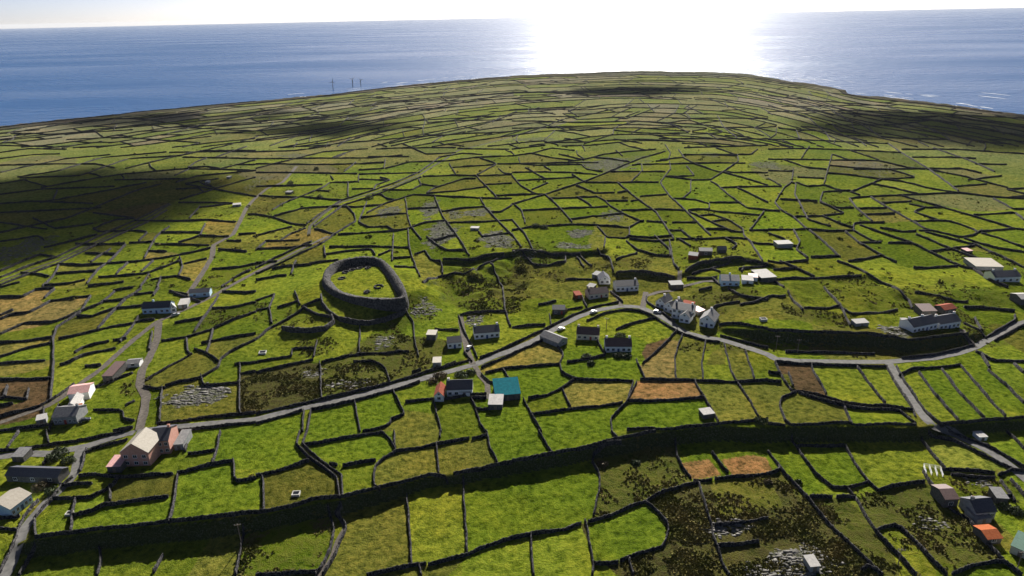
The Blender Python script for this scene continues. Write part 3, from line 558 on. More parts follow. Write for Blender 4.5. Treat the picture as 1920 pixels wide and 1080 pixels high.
for lk, scv, poly in PLOTS:
    mk = inside(poly); col[mk] = np.array(LOOK[lk]) * (1 + .15 * vnoise(Xg[mk], Yg[mk], 5, 90))[:, None]; sc[mk] = scv
PX = project(np.stack([Xg.ravel(), Yg.ravel(), Z[NR0:, :NA].ravel()], 1))
pxx = PX[:, 0].reshape(Xg.shape); pxy = PX[:, 1].reshape(Xg.shape)
rock = np.zeros(Xg.shape)
nz = vnoise(Xg, Yg, 9, 71) + .6 * vnoise(Xg, Yg, 3.2, 72)
for cx, cy, hw, hh, st in ROCK:
    c = ground([(cx, cy)])[0]; e = ground([(cx + hw, cy)])[0]; e2 = ground([(cx, cy + hh)])[0]
    rx = np.hypot(*(e - c)[:2]); ry = np.hypot(*(e2 - c)[:2])
    d = np.sqrt(((Xg - c[0]) / rx) ** 2 + ((Yg - c[1]) / ry) ** 2)
    rock = np.maximum(rock, st * sstep((1.25 - d + nz * .9) / .5))
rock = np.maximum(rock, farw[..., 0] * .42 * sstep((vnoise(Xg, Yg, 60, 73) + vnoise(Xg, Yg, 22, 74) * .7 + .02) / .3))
rock = np.where((lab == lab[0, 0]) & False, 0, rock)
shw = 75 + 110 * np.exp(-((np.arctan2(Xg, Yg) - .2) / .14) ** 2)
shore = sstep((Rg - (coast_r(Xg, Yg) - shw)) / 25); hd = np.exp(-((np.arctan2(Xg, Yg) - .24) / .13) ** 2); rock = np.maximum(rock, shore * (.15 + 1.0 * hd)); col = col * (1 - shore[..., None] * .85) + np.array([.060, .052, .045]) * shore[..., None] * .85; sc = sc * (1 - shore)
COL = np.zeros((nr, na, 4), np.float32); COL[..., 3] = 1; COL[..., :3] = np.array(LOOK['olive'])
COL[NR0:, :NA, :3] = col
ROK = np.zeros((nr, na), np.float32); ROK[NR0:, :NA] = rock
SCR = np.zeros((nr, na), np.float32); SCR[NR0:, :NA] = sc
V = np.stack([X.ravel(), Y.ravel(), Z.ravel()], 1)
idx = np.arange(nr * na).reshape(nr, na)
nx = np.roll(idx, -1, 1)
F = np.stack([idx[:-1].ravel(), nx[:-1].ravel(), nx[1:].ravel(), idx[1:].ravel()], 1)[:, ::-1]
keep = (RR[:-1] < coast_r(X[:-1], Y[:-1]) + 60).ravel(); F = F[keep]

def ground_material():
    m, t, b = mat_new('turf_and_limestone', 1.0, .0); N, L = t.nodes, t.links
    def n(ty, **k):
        o = N.new(ty)
        for a_, v in k.items(): setattr(o, a_, v)
        return o
    geo = n('ShaderNodeNewGeometry')
    ac = n('ShaderNodeAttribute', attribute_name='tint'); ar = n('ShaderNodeAttribute', attribute_name='rock'); asb = n('ShaderNodeAttribute', attribute_name='scrub')
    def noise(s, d=4, r=.6):
        o = n('ShaderNodeTexNoise'); o.inputs['Scale'].default_value = s; o.inputs['Detail'].default_value = d; o.inputs['Roughness'].default_value = r
        L.new(geo.outputs['Position'], o.inputs['Vector']); return o
    def ramp(src, stops):
        o = n('ShaderNodeValToRGB'); e = o.color_ramp.elements
        while len(e) < len(stops): e.new(.5)
        for i, (p_, c_) in enumerate(stops): e[i].position = p_; e[i].color = (*c_, 1) if len(c_) == 3 else c_
        L.new(src, o.inputs[0]); return o
    def mul(a_, b_, f=1.0, mode='MULTIPLY'):
        o = n('ShaderNodeMixRGB', blend_type=mode)
        if isinstance(f, float): o.inputs[0].default_value = f
        else: L.new(f, o.inputs[0])
        for k_, v in ((1, a_), (2, b_)):
            if isinstance(v, tuple): o.inputs[k_].default_value = (*v, 1)
            else: L.new(v, o.inputs[k_])
        return o.outputs[0]
    n1 = noise(.035, 5, .6); n2 = noise(.45, 6, .68); n3 = noise(2.2, 4, .7)
    r1 = ramp(n1.outputs[0], [(.30, (.74, .82, .85)), (.5, (1, 1, 1)), (.7, (1.28, 1.12, 1.1))])
    r2 = ramp(n2.outputs[0], [(.35, (.36, .42, .40)), (.5, (1, 1, 1)), (.66, (1.65, 1.48, 1.6))])
    c = mul(ac.outputs['Color'], r1.outputs[0]); c = mul(c, r2.outputs[0])
    # rough growth: brown bracken and bramble blotches
    rs = ramp(n2.outputs[0], [(.44, (0, 0, 0)), (.56, (1, 1, 1))])
    ms = n('ShaderNodeMath', operation='MULTIPLY'); L.new(rs.outputs[0], ms.inputs[0]); L.new(asb.outputs['Fac'], ms.inputs[1])
    c = mul(c, (.058, .052, .020), ms.outputs[0], 'MIX')
    # limestone pavement: pale clints cut by dark grikes
    mp = n('ShaderNodeMapping'); mp.inputs['Scale'].default_value = (.22, .62, .4); mp.inputs['Rotation'].default_value = (0, 0, .45); L.new(geo.outputs['Position'], mp.inputs[0])
    nv = n('ShaderNodeVectorMath', operation='ADD'); L.new(mp.outputs[0], nv.inputs[0]); L.new(n3.outputs['Color'], nv.inputs[1])
    vo = n('ShaderNodeTexVoronoi', feature='DISTANCE_TO_EDGE'); vo.inputs['Scale'].default_value = 2.3; L.new(nv.outputs[0], vo.inputs['Vector'])
    rv = ramp(vo.outputs[0], [(.03, (.06, .065, .035)), (.16, (.16, .16, .12)), (.5, (.27, .26, .24))])
    sb = n('ShaderNodeMath', operation='MULTIPLY_ADD'); L.new(n2.outputs[0], sb.inputs[0]); sb.inputs[1].default_value = 4.2; sb.inputs[2].default_value = -2.75
    ad = n('ShaderNodeMath', operation='MULTIPLY_ADD'); L.new(ar.outputs['Fac'], ad.inputs[0]); ad.inputs[1].default_value = 1.15; L.new(sb.outputs[0], ad.inputs[2])
    cl = n('ShaderNodeMath', operation='MULTIPLY', use_clamp=True); L.new(ad.outputs[0], cl.inputs[0]); cl.inputs[1].default_value = 3.0
    gt = n('ShaderNodeMath', operation='MULTIPLY'); L.new(cl.outputs[0], gt.inputs[0]); 
    g2 = n('ShaderNodeMath', operation='GREATER_THAN'); L.new(ar.outputs['Fac'], g2.inputs[0]); g2.inputs[1].default_value = .03; L.new(g2.outputs[0], gt.inputs[1])
    c = mul(c, rv.outputs[0], gt.outputs[0], 'MIX')
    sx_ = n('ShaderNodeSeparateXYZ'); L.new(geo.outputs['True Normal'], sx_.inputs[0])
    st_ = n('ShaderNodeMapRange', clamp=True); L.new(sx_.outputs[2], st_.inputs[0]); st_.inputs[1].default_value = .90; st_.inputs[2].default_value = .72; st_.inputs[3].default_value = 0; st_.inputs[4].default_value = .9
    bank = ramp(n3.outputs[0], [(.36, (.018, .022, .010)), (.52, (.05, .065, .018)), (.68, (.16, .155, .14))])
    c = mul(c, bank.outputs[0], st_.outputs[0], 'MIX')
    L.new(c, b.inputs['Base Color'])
    h = n('ShaderNodeMath', operation='MULTIPLY_ADD'); L.new(n2.outputs[0], h.inputs[0]); h.inputs[1].default_value = 1.5; L.new(n3.outputs[0], h.inputs[2])
    bp = n('ShaderNodeBump'); bp.inputs['Strength'].default_value = 1.0; bp.inputs['Distance'].default_value = .9; L.new(h.outputs[0], bp.inputs['Height'])
    L.new(bp.outputs[0], b.inputs['Normal'])
    return m
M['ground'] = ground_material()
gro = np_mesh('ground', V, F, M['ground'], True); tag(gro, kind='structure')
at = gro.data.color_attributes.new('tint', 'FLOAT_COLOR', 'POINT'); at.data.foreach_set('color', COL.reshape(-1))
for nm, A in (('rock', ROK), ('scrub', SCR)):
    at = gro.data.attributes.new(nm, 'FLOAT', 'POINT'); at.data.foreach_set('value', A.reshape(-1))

# ------------------------------------------------------------------ sea
def sea_material():
    m, t, b = mat_new('sea_water', .22, .06); N, L = t.nodes, t.links
    b.inputs['Base Color'].default_value = (.014, .074, .205, 1); b.inputs['IOR'].default_value = 1.33
    g = N.new('ShaderNodeNewGeometry')
    mp = N.new('ShaderNodeMapping'); mp.inputs['Scale'].default_value = (.6, 1.0, 1); mp.inputs['Rotation'].default_value = (0, 0, .3); L.new(g.outputs['Position'], mp.inputs[0])
    n1 = N.new('ShaderNodeTexNoise'); n1.inputs['Scale'].default_value = .035; n1.inputs['Detail'].default_value = 7; n1.inputs['Roughness'].default_value = .62; L.new(mp.outputs[0], n1.inputs['Vector'])
    bp = N.new('ShaderNodeBump'); bp.inputs['Strength'].default_value = 1.0; bp.inputs['Distance'].default_value = 5.0; L.new(n1.outputs[0], bp.inputs['Height']); L.new(bp.outputs[0], b.inputs['Normal'])
    n2 = N.new('ShaderNodeTexNoise'); n2.inputs['Scale'].default_value = .0016; n2.inputs['Detail'].default_value = 5
    m2 = N.new('ShaderNodeMapping'); m2.inputs['Scale'].default_value = (.45, 1.6, 1); L.new(g.outputs['Position'], m2.inputs[0]); L.new(m2.outputs[0], n2.inputs['Vector'])
    mr = N.new('ShaderNodeMapRange'); mr.inputs[1].default_value = .35; mr.inputs[2].default_value = .65; mr.inputs[3].default_value = .20; mr.inputs[4].default_value = .34
    L.new(n2.outputs[0], mr.inputs[0]); L.new(mr.outputs[0], b.inputs['Roughness'])
    return m
M['sea'] = sea_material()
bm = MB(); ringr = [0, 600, 1500, 4000, 12000, 45000]; K = 96
sv = [(0, 0, 0)]; sf = []
for r in ringr[1:]: sv += [(r * math.sin(2 * math.pi * i / K), r * math.cos(2 * math.pi * i / K), 0) for i in range(K)]
for i in range(K): sf.append((0, 1 + (i + 1) % K, 1 + i))
bm.v = sv; bm.f = sf
for q_ in range(len(ringr) - 2):
    for i in range(K):
        a_, b_ = 1 + q_ * K + i, 1 + q_ * K + (i + 1) % K; bm.f.append((a_, b_, b_ + K, a_ + K))
sea = bm.build('sea', M['sea']); tag(sea, kind='structure')

# ------------------------------------------------------------------ roads: ribbons laid a little proud of the ground, with stony verges
M['road'] = mottled('worn_tarmac', (.10, .098, .094), (.16, .155, .148), .6, .9, .1, .12)
M['dark_lane'] = mottled('shaded_grassy_lane', (.035, .036, .02), (.075, .068, .05), .7, .95, .2, .1)  # walled lanes: shade between the walls put into a darker grassy colour
M['lane'] = mottled('gravel_lane', (.065, .057, .049), (.13, .113, .095), .9, .95, .2, .1)
def ribbon(name, xy, wd, mat, lift):
    t = np.gradient(xy, axis=0); t /= np.hypot(t[:, 0], t[:, 1])[:, None]; nrm = np.stack([-t[:, 1], t[:, 0]], 1)
    n = len(xy); wj = wd / 2 + vnoise(np.arange(n) * 1.5, np.zeros(n), 6, 91) * wd * .10
    offs = np.array([-1, -.5, 0, .5, 1]); P = xy[:, None] + nrm[:, None] * (offs[None, :, None] * wj[:, None, None])
    z = zf(P[..., 0], P[..., 1])
    zc = np.maximum(z, z.mean(1, keepdims=True)) + lift
    ker = np.ones(5) / 5
    for k in range(5): zc[:, k] = np.maximum(np.convolve(np.pad(zc[:, k], 2, 'edge'), ker, 'valid'), z[:, k] + .03)
    Vv = np.concatenate([P, zc[..., None]], 2).reshape(-1, 3); i = np.arange(n * 5).reshape(n, 5)
    Ff = np.stack([i[:-1, :-1].ravel(), i[:-1, 1:].ravel(), i[1:, 1:].ravel(), i[1:, :-1].ravel()], 1)[:, ::-1]
    o = np_mesh(name, Vv, Ff, mat, True); tag(o, kind='structure'); return o
for k_, (nm, wd, g) in enumerate(roads_w):
    ribbon(nm, g, wd, M['road'] if nm in ('main_road', 'side_road', 'branch_road') else M['dark_lane'] if nm == 'walled_lane' else M['lane'], .10 + .004 * k_)

# ------------------------------------------------------------------ dry stone walls
def stone_material():
    m, t, b = mat_new('dry_stone', .95, .1); N, L = t.nodes, t.links
    g = N.new('ShaderNodeNewGeometry'); v = N.new('ShaderNodeTexVoronoi'); v.inputs['Scale'].default_value = 2.6; L.new(g.outputs['Position'], v.inputs['Vector'])
    r = N.new('ShaderNodeValToRGB'); L.new(v.outputs['Color'], r.inputs[0])
    r.color_ramp.elements[0].position = .30; r.color_ramp.elements[0].color = (.009, .009, .012, 1); r.color_ramp.elements[1].color = (.115, .110, .108, 1)
    L.new(r.outputs[0], b.inputs['Base Color'])
    v2 = N.new('ShaderNodeTexVoronoi'); v2.feature = 'DISTANCE_TO_EDGE'; v2.inputs['Scale'].default_value = 2.6; L.new(g.outputs['Position'], v2.inputs['Vector'])
    bp = N.new('ShaderNodeBump'); bp.inputs['Strength'].default_value = .8; bp.inputs['Distance'].default_value = .15; L.new(v2.outputs[0], bp.inputs['Height']); L.new(bp.outputs[0], b.inputs['Normal'])
    return m
M['stone'] = stone_material()
def wall_geo(xy, sp, h=1.25, bw=.95, tw=.5, jit=.12, seed=0, close=False):
    """a battered dry stone wall along a line: returns vertices and quads"""
    p = densify(xy, sp); n = len(p); t = np.gradient(p, axis=0); t /= np.maximum(np.hypot(t[:, 0], t[:, 1]), 1e-6)[:, None]; nr_ = np.stack([-t[:, 1], t[:, 0]], 1)
    g = np.random.default_rng(seed); p = p + nr_ * (vnoise(p[:, 0], p[:, 1], 5, 17) * .5)[:, None]
    hh = h * (1 + vnoise(p[:, 0], p[:, 1], 7, 18) * .5) + g.uniform(-jit, jit, n)
    cols = []; zc = zf(p[:, 0], p[:, 1])
    for off, top in ((-bw / 2, 0), (-tw / 2, 1), (0, 2), (tw / 2, 1), (bw / 2, 0)):
        q = p + nr_ * (off + g.uniform(-jit, jit, n) * .45)[:, None]
        z = (zf(q[:, 0], q[:, 1]) - .35) if top == 0 else zc + hh * (1.0 if top == 2 else .93) + g.uniform(-jit, jit, n) * .5
        cols.append(np.concatenate([q, z[:, None]], 1))
    Vv = np.stack(cols, 1).reshape(-1, 3); i = np.arange(n * 5).reshape(n, 5)
    Ff = np.stack([i[:-1, :-1].ravel(), i[:-1, 1:].ravel(), i[1:, 1:].ravel(), i[1:, :-1].ravel()], 1)[:, ::-1]
    caps = np.array([[i[0, 0], i[0, 1], i[0, 3], i[0, 4]], [i[0, 1], i[0, 2], i[0, 3], i[0, 3]], [i[-1, 4], i[-1, 3], i[-1, 1], i[-1, 0]]])[[0, 2]]
    return Vv, np.vstack([Ff, caps])
# landmarks a wall can be named by (photo points)
LM = [('the pink house', 270, 850), ('the pale-blue bungalow', 28, 945), ('the pink-roofed farm', 140, 770), ('the ring fort', 685, 535), ('the turquoise shed', 950, 735),
      ('the red-roofed house', 823, 742), ('the left lane fork', 298, 603), ('the long blue-white cottage', 298, 576), ('the right road junction', 1664, 681), ('the joined slate cottages', 1755, 610),
      ('the village house row', 1280, 585), ('the two brown-roofed cottages', 1130, 645), ('the white-lidded stone hut', 1328, 776), ('the long limestone patch', 372, 738),
      ('the square cistern', 553, 925), ('the orange field', 1245, 733), ('the two orange plots', 1355, 870), ('the scrub field', 1340, 960), ('the orange-red roof', 1858, 1008),
      ('the white sheep pen', 1752, 888), ('the curved oval field', 1180, 1010), ('the bend of the main road', 1195, 578), ('the white box shed', 1472, 458), ('the right edge cottage', 1885, 515),
      ('the hut beyond the fort', 889, 427), ('the foreground terrace bank', 1000, 865), ('the walled footpath', 625, 1010), ('the yellow-green strip', 1590, 725), ('the tan triangular plot', 1245, 680),
      ('the hill track', 395, 480), ('the dark heath corner', 560, 705), ('the three turbines', 655, 160), ('the hill track hut', 445, 384), ('the walled lane uphill', 700, 362), ('the village lane', 1275, 530), ('the ruined sheds', 1312, 474)]
lmx = np.array([l[1:] for l in LM], float)
def orient(px):
    d = px[-1] - px[0]; L = np.hypot(*np.diff(px, axis=0).T).sum(); ch = np.hypot(*d)
    if d[0] < 0: d = -d
    sl = d[1] / (abs(d[0]) + 1e-6)
    o = 'running away from us' if abs(sl) > 2.2 else 'running level' if abs(sl) < .1 else ('falling rightwards' if sl > 0 else 'rising rightwards')
    s = 'long' if L > 190 else 'short' if L < 70 else 'middling'
    b = 'bent ' if L / (ch + 1e-6) > 1.08 else ''
    return s, b, o
ORD = ['nearest', 'second nearest', 'third nearest', 'fourth nearest', 'fifth nearest', 'sixth nearest', 'seventh nearest', 'eighth nearest']
def importance(wl):
    p = wl['px']; y = p[:, 1].mean(); ins = ((p[:, 0] > -5) & (p[:, 0] < 1925) & (p[:, 1] < 1085)).mean()
    return wl['L'] * ins * max(y - 60, 20)
walls.sort(key=importance, reverse=True)
NIND = 288
bykey = {}
for wl in walls[:NIND]:
    c = wl['px'].mean(0); d = np.hypot(*((lmx - c) * np.array([1, 1.3])).T); k = int(d.argmin()); v = c - lmx[k]
    rel = ('right of' if v[0] > 0 else 'left of') if abs(v[0]) > abs(v[1]) * 1.4 else ('in front of' if v[1] > 0 else 'beyond')
    s, b, o = orient(wl['px']); wl['lab'] = (s, b, o, rel, LM[k][0]); wl['d'] = d[k]; bykey.setdefault(wl['lab'], []).append(wl)
for ky, ls in bykey.items():
    ls.sort(key=lambda a: a['d']); s, b, o, rel, nm = ky
    for i, a in enumerate(ls):
        pre = '' if len(ls) == 1 else ORD[min(i, 7)] + ' '
        a['label'] = f'{pre}{s} {b}stone wall {rel} {nm}, {o}'
GRP = 'dry stone field walls'
stV, stF, nst = [], [], 0
for i, wl in enumerate(walls):
    r = float(np.hypot(*wl['xy'].mean(0)))
    tall = 1.4
    sp = max(.5, r / 420)
    Vv, Ff = wall_geo(wl['xy'], sp, tall * (.9 if r < 400 else 1), .85 if r < 340 else 1.2, .34 if r < 340 else .6, .13 if r > 300 else .20, i)
    if i < NIND:
        o = np_mesh('stone_wall', Vv, Ff, M['stone']); tag(o, wl['label'], 'stone wall', GRP, 'thing')
    else: stV.append(Vv); stF.append(Ff + nst); nst += len(Vv)
for i, l in enumerate(extra):
    Vv, Ff = wall_geo(l, max(1.2, float(np.hypot(*l.mean(0))) / 400), 1.35, 1.15, .6, .13, 5000 + i); stV.append(Vv); stF.append(Ff + nst); nst += len(Vv)
for i, l in enumerate(far_lines):
    Vv, Ff = wall_geo(l, max(3.0, float(np.hypot(*l.mean(0))) / 300), 1.3, .9, .5, .1, 9000 + i); stV.append(Vv); stF.append(Ff + nst); nst += len(Vv)
o = np_mesh('stone_walls', np.vstack(stV), np.vstack(stF), M['stone']); tag(o, 'mesh of small distant grey field walls covering the far slope', 'stone walls', GRP, 'stuff')
print('walls', len(walls), 'far', len(far_lines), 'verts', nst)

# ------------------------------------------------------------------ houses, cottages and sheds
def frame_of(p0, p1):
    g = ground([p0, p1]); a, b = Vector(g[0]), Vector(g[1]); u = (b - a); u.z = 0; W = u.length; u.normalize()
    rz = math.atan2(u.y, u.x); c = (a + b) / 2; c.z = min(a.z, b.z)
    return c, rz, W
def part(mb, name, mat, parent, smooth=False): return mb.build(name, mat, parent, smooth)
def gable_shell(La, Db, eave, rise, ridge):
    """walls with gable ends, front face on y=0, running back to y=Db"""
    mb = MB(); h = La / 2
    if ridge == 'x':
        n = 0; prof = [(0, -1.2), (Db, -1.2), (Db, eave), (Db / 2, eave + rise), (0, eave)]
        k = len(prof); mb.v = [(-h, p[0], p[1]) for p in prof] + [(h, p[0], p[1]) for p in prof]
        mb.f = [tuple(reversed(range(k))), tuple(range(k, 2 * k))] + [(i, (i + 1) % k, k + (i + 1) % k, k + i) for i in range(k)]
    else:
        mb.prism([(-h, -1.2), (h, -1.2), (h, eave), (0, eave + rise), (-h, eave)], 0, Db)
    return mb
def gable_roof(La, Db, eave, rise, ridge, t=.16, o=.35):
    mb = MB()
    half = (Db if ridge == 'x' else La) / 2; L = La if ridge == 'x' else Db
    sl = rise / half; ze = eave - sl * o + .02; top = eave + rise + .02
    prof = [(-half - o, ze), (0, top), (half + o, ze), (half + o, ze + t), (0, top + t), (-half - o, ze + t)]
    k = 6
    if ridge == 'x':
        mb.v = [(-L / 2 - o * .6, p[0] + Db / 2, p[1]) for p in prof] + [(L / 2 + o * .6, p[0] + Db / 2, p[1]) for p in prof]
    else:
        mb.v = [(p[0], -o * .6, p[1]) for p in prof] + [(p[0], Db + o * .6, p[1]) for p in prof]
    mb.f = [(0, 1, 4, 5), (1, 2, 3, 4), (k + 5, k + 4, k + 1, k), (k + 4, k + 3, k + 2, k + 1)] + [(i, k + i, k + (i + 1) % k, (i + 1) % k) for i in range(k)]
    return mb
def add_window(parent, x, z, w_, h_, y=0.0, sgn=-1, trim='frame'):
    f = MB(); e = .10; y0, y1 = (y + sgn * .06, y + .05 * -sgn); y0, y1 = min(y0, y1), max(y0, y1)
    f.box(x - w_ / 2 - e, x + w_ / 2 + e, y0, y1, z + h_, z + h_ + e); f.box(x - w_ / 2 - e, x + w_ / 2 + e, y0 - .05, y1, z - e, z)
    f.box(x - w_ / 2 - e, x - w_ / 2, y0, y1, z, z + h_); f.box(x + w_ / 2, x + w_ / 2 + e, y0, y1, z, z + h_); f.box(x - .03, x + .03, y0, y1, z, z + h_)
    fo = f.build('window', M[trim], parent); p = MB(); p.box(x - w_ / 2, x + w_ / 2, y + sgn * .02, y - sgn * .02, z, z + h_)
    p.v = [(a, b, c) for a, b, c in p.v]; p.build('pane', M['glass'], fo)
def house(name, label, cat, p0, p1, D, eave=2.6, rise=1.9, wm='white', rm='slate', ridge='x', wins=3, door=None, chims=(), floors=1, group=None, W=None, doorx=None):
    if ridge == 'x' and rise > 1.5: eave += .6; rise *= .72
    c, rz, W0 = frame_of(p0, p1); W = W or W0
    t = thing(name, c, label, cat, group, rz)
    part(gable_shell(W, D, eave, rise, ridge), 'wall', M[wm], t)
    rf = part(gable_roof(W, D, eave, rise, ridge), 'roof', M[rm], t)
    for cx_ in chims:
        m_ = MB()
        if ridge == 'x': X_, Y_ = cx_ * (W / 2 - .5), D / 2
        else: X_, Y_ = 0, D / 2 + cx_ * (D / 2 - .5)
        zt = eave + rise; m_.box(X_ - .42, X_ + .42, Y_ - .38, Y_ + .38, zt - .5, zt + 1.0); m_.box(X_ - .48, X_ + .48, Y_ - .44, Y_ + .44, zt + 1.0, zt + 1.12)
        ch = m_.build('chimney', M[wm], rf)
        for s_ in (-.18, .18):
            q_ = MB(); q_.tube((X_ + s_, Y_, zt + 1.12), (X_ + s_, Y_, zt + 1.45), .1, .09, 8); o_ = q_.build('chimney_pot', M['orange_roof'], rf)
    n = wins + (1 if door else 0); slots = [(-W / 2 + W * (i + .5) / n) for i in range(n)] if n else []
    di = n // 2 if door else -1
    for fl in range(floors):
        for i, x in enumerate(slots):
            if i == di and fl == 0:
                d = MB(); d.box(x - .5, x + .5, -.05, .05, -.1, 2.05); do = d.build('door', M[door], t)
                h_ = MB(); h_.box(x + .32, x + .42, -.10, -.05, .95, 1.05); h_.build('handle', M['metal'], do)
            else: add_window(t, x, .95 + fl * 2.7, min(1.3, W / n * .5), 1.15)
    if ridge == 'y' and floors == 1 and rise > 1.8: add_window(t, 0, eave + .3, .8, .8)
    return t
def shed(name, label, p0, p1, D, h=2.4, fall=.5, wm='darkwall', rm='grey_roof', door=True, cat='shed', group=None, back_high=True, window=False):
    c, rz, W = frame_of(p0, p1); t = thing(name, c, label, cat, group, rz); m_ = MB(); x = W / 2
    z0, z1 = (h, h + fall) if back_high else (h + fall, h)
    m_.v = [(-x, 0, -1.2), (x, 0, -1.2), (x, D, -1.2), (-x, D, -1.2), (-x, 0, z0), (x, 0, z0), (x, D, z1), (-x, D, z1)]
    m_.f = [(3, 2, 1, 0), (4, 5, 6, 7), (0, 1, 5, 4), (1, 2, 6, 5), (2, 3, 7, 6), (3, 0, 4, 7)]
    m_.build('wall', M[wm], t)
    r = MB(); o = .2; r.v = [(-x - o, -o, z0 + .02), (x + o, -o, z0 + .02), (x + o, D + o, z1 + .02), (-x - o, D + o, z1 + .02), (-x - o, -o, z0 + .14), (x + o, -o, z0 + .14), (x + o, D + o, z1 + .14), (-x - o, D + o, z1 + .14)]
    r.f = list(m_.f); r.build('roof', M[rm], t)
    if door:
        d = MB(); w_ = min(.55, W * .2); d.box(-w_ + .2 * W * 0, w_, -.05, .04, -.1, min(1.95, z0 - .2)); d.build('door', M['wood'], t)
    if window and W > 3: add_window(t, W * .28, 1.0, .7, .7)
    return t
V_ = 'white houses of the village by the road bend'
house('cottage', 'white brown-roofed cottage inside the road bend, left one of two', 'cottage', (1081, 637), (1123, 638), 7.5, 2.7, 3.0, 'cream', 'brown_roof', wins=3, door='door_red', chims=(-.95, .95))
house('cottage', 'white cottage with long brown roof and hedge in front, right of two inside the bend', 'cottage', (1135, 661), (1184, 660), 8, 2.7, 3.2, 'white', 'brown_roof', wins=4, door='door_blue', chims=(-.95, .95))
house('stone_shed', 'grey gabled shed standing askew at the main road edge left of the brown-roofed cottages', 'shed', (1047, 652), (1064, 644), 12, 2.6, 1.6, 'greywall', 'grey_roof', ridge='y', wins=1)
house('ruined_cottage', 'dark roofed stone outbuilding with bush beside it, above the road left of the bend', 'outbuilding', (1036, 590), (1059, 590), 6, 2.4, 1.8, 'darkwall', 'slate', wins=1, door='door_red')
house('cottage', 'cream cottage with reddish brown roof just above the road bend, beside the red shed', 'cottage', (1105, 562), (1141, 557), 7, 2.6, 2.6, 'cream', 'brown_roof', wins=3, door='door_red', chims=(-.9,))
shed('red_shed', 'small red-walled shed at the left gable of the cream cottage above the bend', (1080, 561), (1091, 560), 5, 2.3, .5, 'red_roof', 'red_roof')
house('bungalow', 'white bungalow with dark slate roof at the top of the short lane above the bend', 'bungalow', (1155, 547), (1197, 545), 8, 2.7, 2.6, 'white', 'slate', wins=4, door='door_blue', chims=(.9,))
house('cottage', 'small white gabled cottage with dark roof directly up-left of the slate bungalow', 'cottage', (1124, 533), (1144, 533), 8, 2.8, 2.6, 'white', 'slate', ridge='y', wins=2)
shed('flat_shed', 'low grey lean-to with pale roof left of the gabled cottage above the bend', (1110, 521), (1124, 524), 5, 2.3, .6, 'greywall', 'grey_roof')
shed('garden_shed', 'small dark-walled shed with grey roof between slate bungalow and red shed', (1100, 543), (1112, 545), 4, 2.2, .5, 'darkwall', 'grey_roof')
house('terrace_house', 'leftmost white gabled house of the village row right of the bend', 'house', (1229, 575), (1245, 580), 9, 3.4, 2.4, 'white', 'grey_roof', ridge='y', wins=2, group=V_, chims=(0,))
house('terrace_house', 'white house with pale grey roof, second from left in the village row', 'house', (1244, 583), (1262, 590), 9, 3.2, 2.8, 'white', 'grey_roof', ridge='y', wins=2, group=V_, chims=(.8,))
house('terrace_house', 'big two-storey white house in the middle of the village row', 'house', (1259, 596), (1296, 601), 9, 4.8, 2.6, 'white', 'slate', wins=3, door='door_blue', floors=2, group=V_, chims=(-.9, .9))
house('gabled_wing', 'white front gable wing with grey roof joined below the big village house', 'wing', (1273, 604), (1292, 607), 6, 3.6, 2.2, 'white', 'grey_roof', ridge='y', wins=2, group=V_)
house('terrace_house', 'rightmost white house of the village row with grey hipped-looking roof', 'house', (1311, 611), (1338, 615), 10, 3.6, 3.0, 'white', 'grey_roof', ridge='y', wins=2, door='door_blue', group=V_, chims=(.7,))
shed('tin_shed', 'red-brown tin shed behind the big village house', (1277, 577), (1297, 582), 5, 2.4, .6, 'darkwall', 'red_roof')
shed('tin_shed', 'narrow reddish shed with pale roof between the big village house and the rightmost one', (1296, 586), (1310, 592), 4, 2.4, .4, 'darkwall', 'pink_roof')
house('long_cottage', 'long white cottage with black roof, left half of the joined pair on the right hillside', 'cottage', (1711, 624), (1756, 617), 8, 3.0, 3.2, 'white', 'slate', wins=5, door='door_blue', chims=(-.95, .2))
house('long_cottage', 'white dark-roofed cottage, right half of the joined pair on the right hillside', 'cottage', (1761, 617), (1799, 614), 8, 3.0, 3.0, 'white', 'slate', wins=4, door='door_blue', chims=(-.95, .95))
shed('barn', 'brown-roofed low barn behind the joined pair of slate cottages', (1728, 592), (1755, 592), 7, 2.6, 1.0, 'darkwall', 'brown_roof', cat='barn')
house('outbuilding', 'small outbuilding with bright red roof behind the right slate cottage', 'outbuilding', (1769, 590), (1791, 588), 6, 2.5, 1.6, 'darkwall', 'red_roof', wins=1)
shed('tin_shed', 'pale pink and white tin shed alone left of the slate cottages', (1604, 613), (1628, 612), 4, 2.0, .4, 'greywall', 'white_roof')
shed('small_gable_hut', 'small white hut at the left gable of the slate cottages', (1693, 612), (1704, 612), 4, 2.2, .4, 'white', 'white_roof')
house('roadside_building', 'dark-walled building with white fascia cut by the right picture edge', 'building', (1912, 572), (1936, 572), 8, 3.6, 1.2, 'darkwall', 'white_roof', wins=1)
shed('box_shed', 'white box-shaped shed with pale roof alone high on the right hillside', (1458, 465), (1486, 465), 7, 3.0, .2, 'greywall', 'white_roof', door=False)
house('cottage', 'white cottage with dark roof at far right edge of the hillside', 'cottage', (1864, 529), (1912, 529), 9, 3.0, 3.0, 'white', 'slate', wins=4, chims=(-.9, .9))
shed('flat_barn', 'long low barn with wide pale flat roof behind the far right cottage', (1828, 507), (1880, 508), 15, 2.6, .3, 'greywall', 'cream_roof', cat='barn', door=False)
house('blue_house', 'pale blue house with white roof in the hillside hamlet above the village', 'house', (1352, 537), (1386, 536), 9, 3.0, 2.6, 'blue', 'white_roof', wins=3, chims=(0,))
shed('pale_shed', 'white-roofed shed with red door between blue house and bright white-roofed barn', (1391, 533), (1412, 533), 7, 2.5, .4, 'white', 'white_roof')
